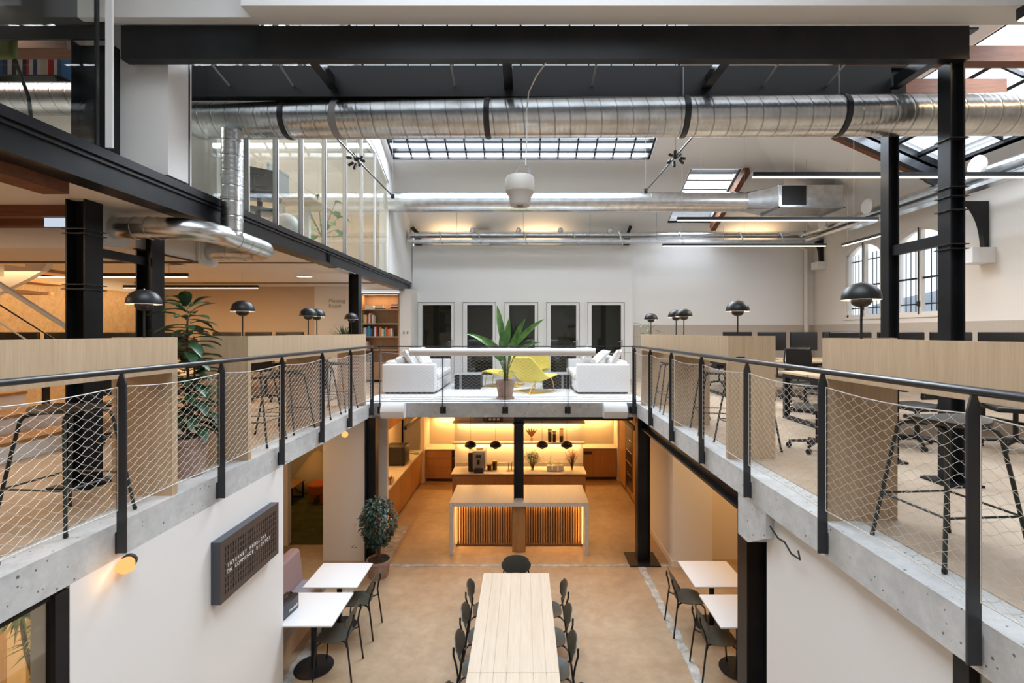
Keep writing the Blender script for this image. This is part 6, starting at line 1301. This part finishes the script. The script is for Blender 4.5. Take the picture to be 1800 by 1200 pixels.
# wall brackets on the right wall
for y, z, l in ((8.75, 5.62, 'nearer'), (13.55, 6.1, 'farther')):
    t = thing('wall_bracket', 'black curved roof bracket on a white corbel at the right wall, %s one' % l, 'bracket', (XW-0.2, y, z)); xw = XW-0.001
    w_ = 0.42 if y < 10 else 0.24; h_ = 0.27 if y < 10 else 0.2
    obj('corbel', MB().box(xw-w_, xw, y-0.16, y+0.16, z-h_/2, z+h_/2), 'white', t, world=True, smooth=False)
    n = 10; hh = 0.85; cv = [(xw-0.04, z+h_/2)]+[(xw-0.10-0.45*(1-math.cos(R(90*i/n))), z+h_/2+hh*math.sin(R(90*i/n))) for i in range(n+1)]+[(xw-0.02, z+h_/2+hh), (xw-0.02, z+h_/2)]
    obj('curved_plate', MB().prism(cv, y-0.045, y+0.045, 'Y'), 'blk', t, world=True)
t = thing('roof_bracket', 'small black bracket hanging from the roof at the middle of the rear wall', 'bracket', (2.9, 13.7, 7.0)); obj('arm', MB().bar((3.05, 13.75, 7.25), (2.95, 13.75, 7.0), 0.08).bar((2.95, 13.75, 7.02), (2.93, 13.75, 6.72), 0.16), 'blk', t, world=True)
t = thing('roof_bracket', 'small black bracket at the top of the rear wall, left corner', 'bracket', (-3.1, 13.6, 7.0)); obj('arm', MB().bar((-3.15, 13.7, 7.2), (-2.95, 13.7, 6.98), 0.1).bar((-2.97, 13.7, 7.0), (-2.97, 13.7, 6.7), 0.16), 'blk', t, world=True)
for x0, x1, l in ((-2.6, -1.45, 'left'), (-0.1, 1.05, 'middle'), (5.9, 7.2, 'right')):
    t = thing('uplight', 'warm uplight washing the foot of the rear roof slope, %s one' % l, 'light', ((x0+x1)/2, 13.7, 6.76)); obj('housing', MB().box(x0, x1, 13.86, 13.9995, 6.71, 6.75), 'white', t, world=True); lightchild(area('lamp_light', ((x0+x1)/2, 13.88, 6.77), (PI, 0, 0), x1-x0, 0.03, 7, WARM), t)
solo('vent_box', B(-1.46, -0.96, 13.72, 13.9, 6.71, 7.14), 'white', 'white box on top of the rear wall between the warm uplights', 'box', smooth=False)
solo('wall_pipe', MB().tube([(8.15, 13.93, 2.91), (8.15, 13.93, 6.6), (7.9, 13.93, 6.75)], 0.06, 12), 'warmwhite', 'white painted pipe in the far right corner', 'pipe')
t = thing('wall_board_clip', 'three small grey clips on the right wall near the picture edge', 'clip', (XW, 7.9, 5.2))
for z in (6.07, 5.36, 4.72): obj('clip', B(XW-0.02, XW-0.001, 7.9, 7.92, z, z+0.15), 'grey', t, world=True)
# upper glazed office furniture
t = thing('office_desk', 'height adjustable desk with pale top in the glazed upper office', 'desk', (-4.2, 8.6, F3)); obj('tabletop', MB().rbox(-4.75, -3.45, 7.9, 8.8, 6.42, 6.46, 0.01), 'oak', t, world=True)
for x, y in ((-4.1, 7.3+0.9), (-3.75, 8.4)): obj('leg', B(x-0.04, x+0.04, y-0.04, y+0.04, 5.65, 6.42), 'white', t, world=True)
t = thing('computer_monitor', 'monitor on the desk in the glazed upper office', 'monitor', (-4.1, 8.3, 6.46)); obj('screen', MB().rbox(-4.22, -4.19, 7.95, 8.65, 6.62, 7.05, 0.01), 'grey', t, world=True); obj('stand', MB().box(-4.26, -4.23, 8.27, 8.33, 6.461, 6.8).box(-4.35, -4.15, 8.2, 8.4, 6.4605, 6.475), 'grey', t, world=True)
for x, y, l in ((-3.62, 6.62, 'nearer'), (-4.1, 7.45, 'farther')):
    o = dup(tc, (x, y, 5.642), R(-70 if y < 7 else 40), 'black office chair in the glazed upper office, %s one' % l); o['group'] = 'chairs in the upper office'
c = Vector((-4.0, 9.6, 5.642)); t = thing('monstera_plant', 'split-leaf plant in the glazed upper office', 'plant', c); pot(t, c, 0.13, 0.17, 0.3, m='tabletop'); g = MB(); sm = MB()
for i in range(16):
    a = i*2.4; r_ = rnd.uniform(0.15, 0.35); tip = c+Vector((r_*math.cos(a), r_*math.sin(a), 0.5+0.05*i)); sm.tube([c+Vector((0,0,0.28)), c+Vector((0,0,0.5)), tip], 0.006, 5); g.leaf(tip, (math.cos(a), math.sin(a), 0.2), 0.26, 0.2, 1.0)
obj('foliage', g, 'leaf2', t, world=True); obj('stem', sm, 'stem', t, world=True)
t = thing('round_lamp', 'white globe lamp on the floor of the glazed upper office', 'lamp', (-3.7, 8.9, 5.8)); obj('globe', MB().lathe([(0.02, 0)]+[(0.2*math.sin(R(a_)), 0.2-0.2*math.cos(R(a_))) for a_ in (20, 45, 70, 90, 115, 140, 165)]+[(0, 0.4)], (-3.6, 7.35, 5.645), 24), 'tabletop', t, world=True)
area('upper_office_fill', (-5.2, 9.5, 8.1), (0, 0, 0), 1.6, 5.5, 130, (1.0, 0.88, 0.76)); area('top_left_room_fill', (-5.5, 4.6, 7.2), (0, 0, 0), 1.6, 1.2, 40, (1.0, 0.92, 0.85))  # fill added to brighten the upper office and top left room
area('left_gallery_front_fill', (-6.2, 2.6, 5.3), (0, 0, 0), 1.6, 1.6, 85, (1.0, 0.74, 0.5)); area('cork_wall_fill', (-8.6, 8.5, 5.3), (0, R(14), 0), 0.1, 6.0, 42, WARM); area('left_gallery_fill_light', (-6.3, 6.8, 5.05), (0, 0, 0), 2.0, 1.2, 32, WARM); area('left_gallery_fill_light', (-6.4, 10.4, 5.36), (0, 0, 0), 2.0, 0.8, 30, WARM)  # fixtureless fill added to brighten the left gallery and its cork wall
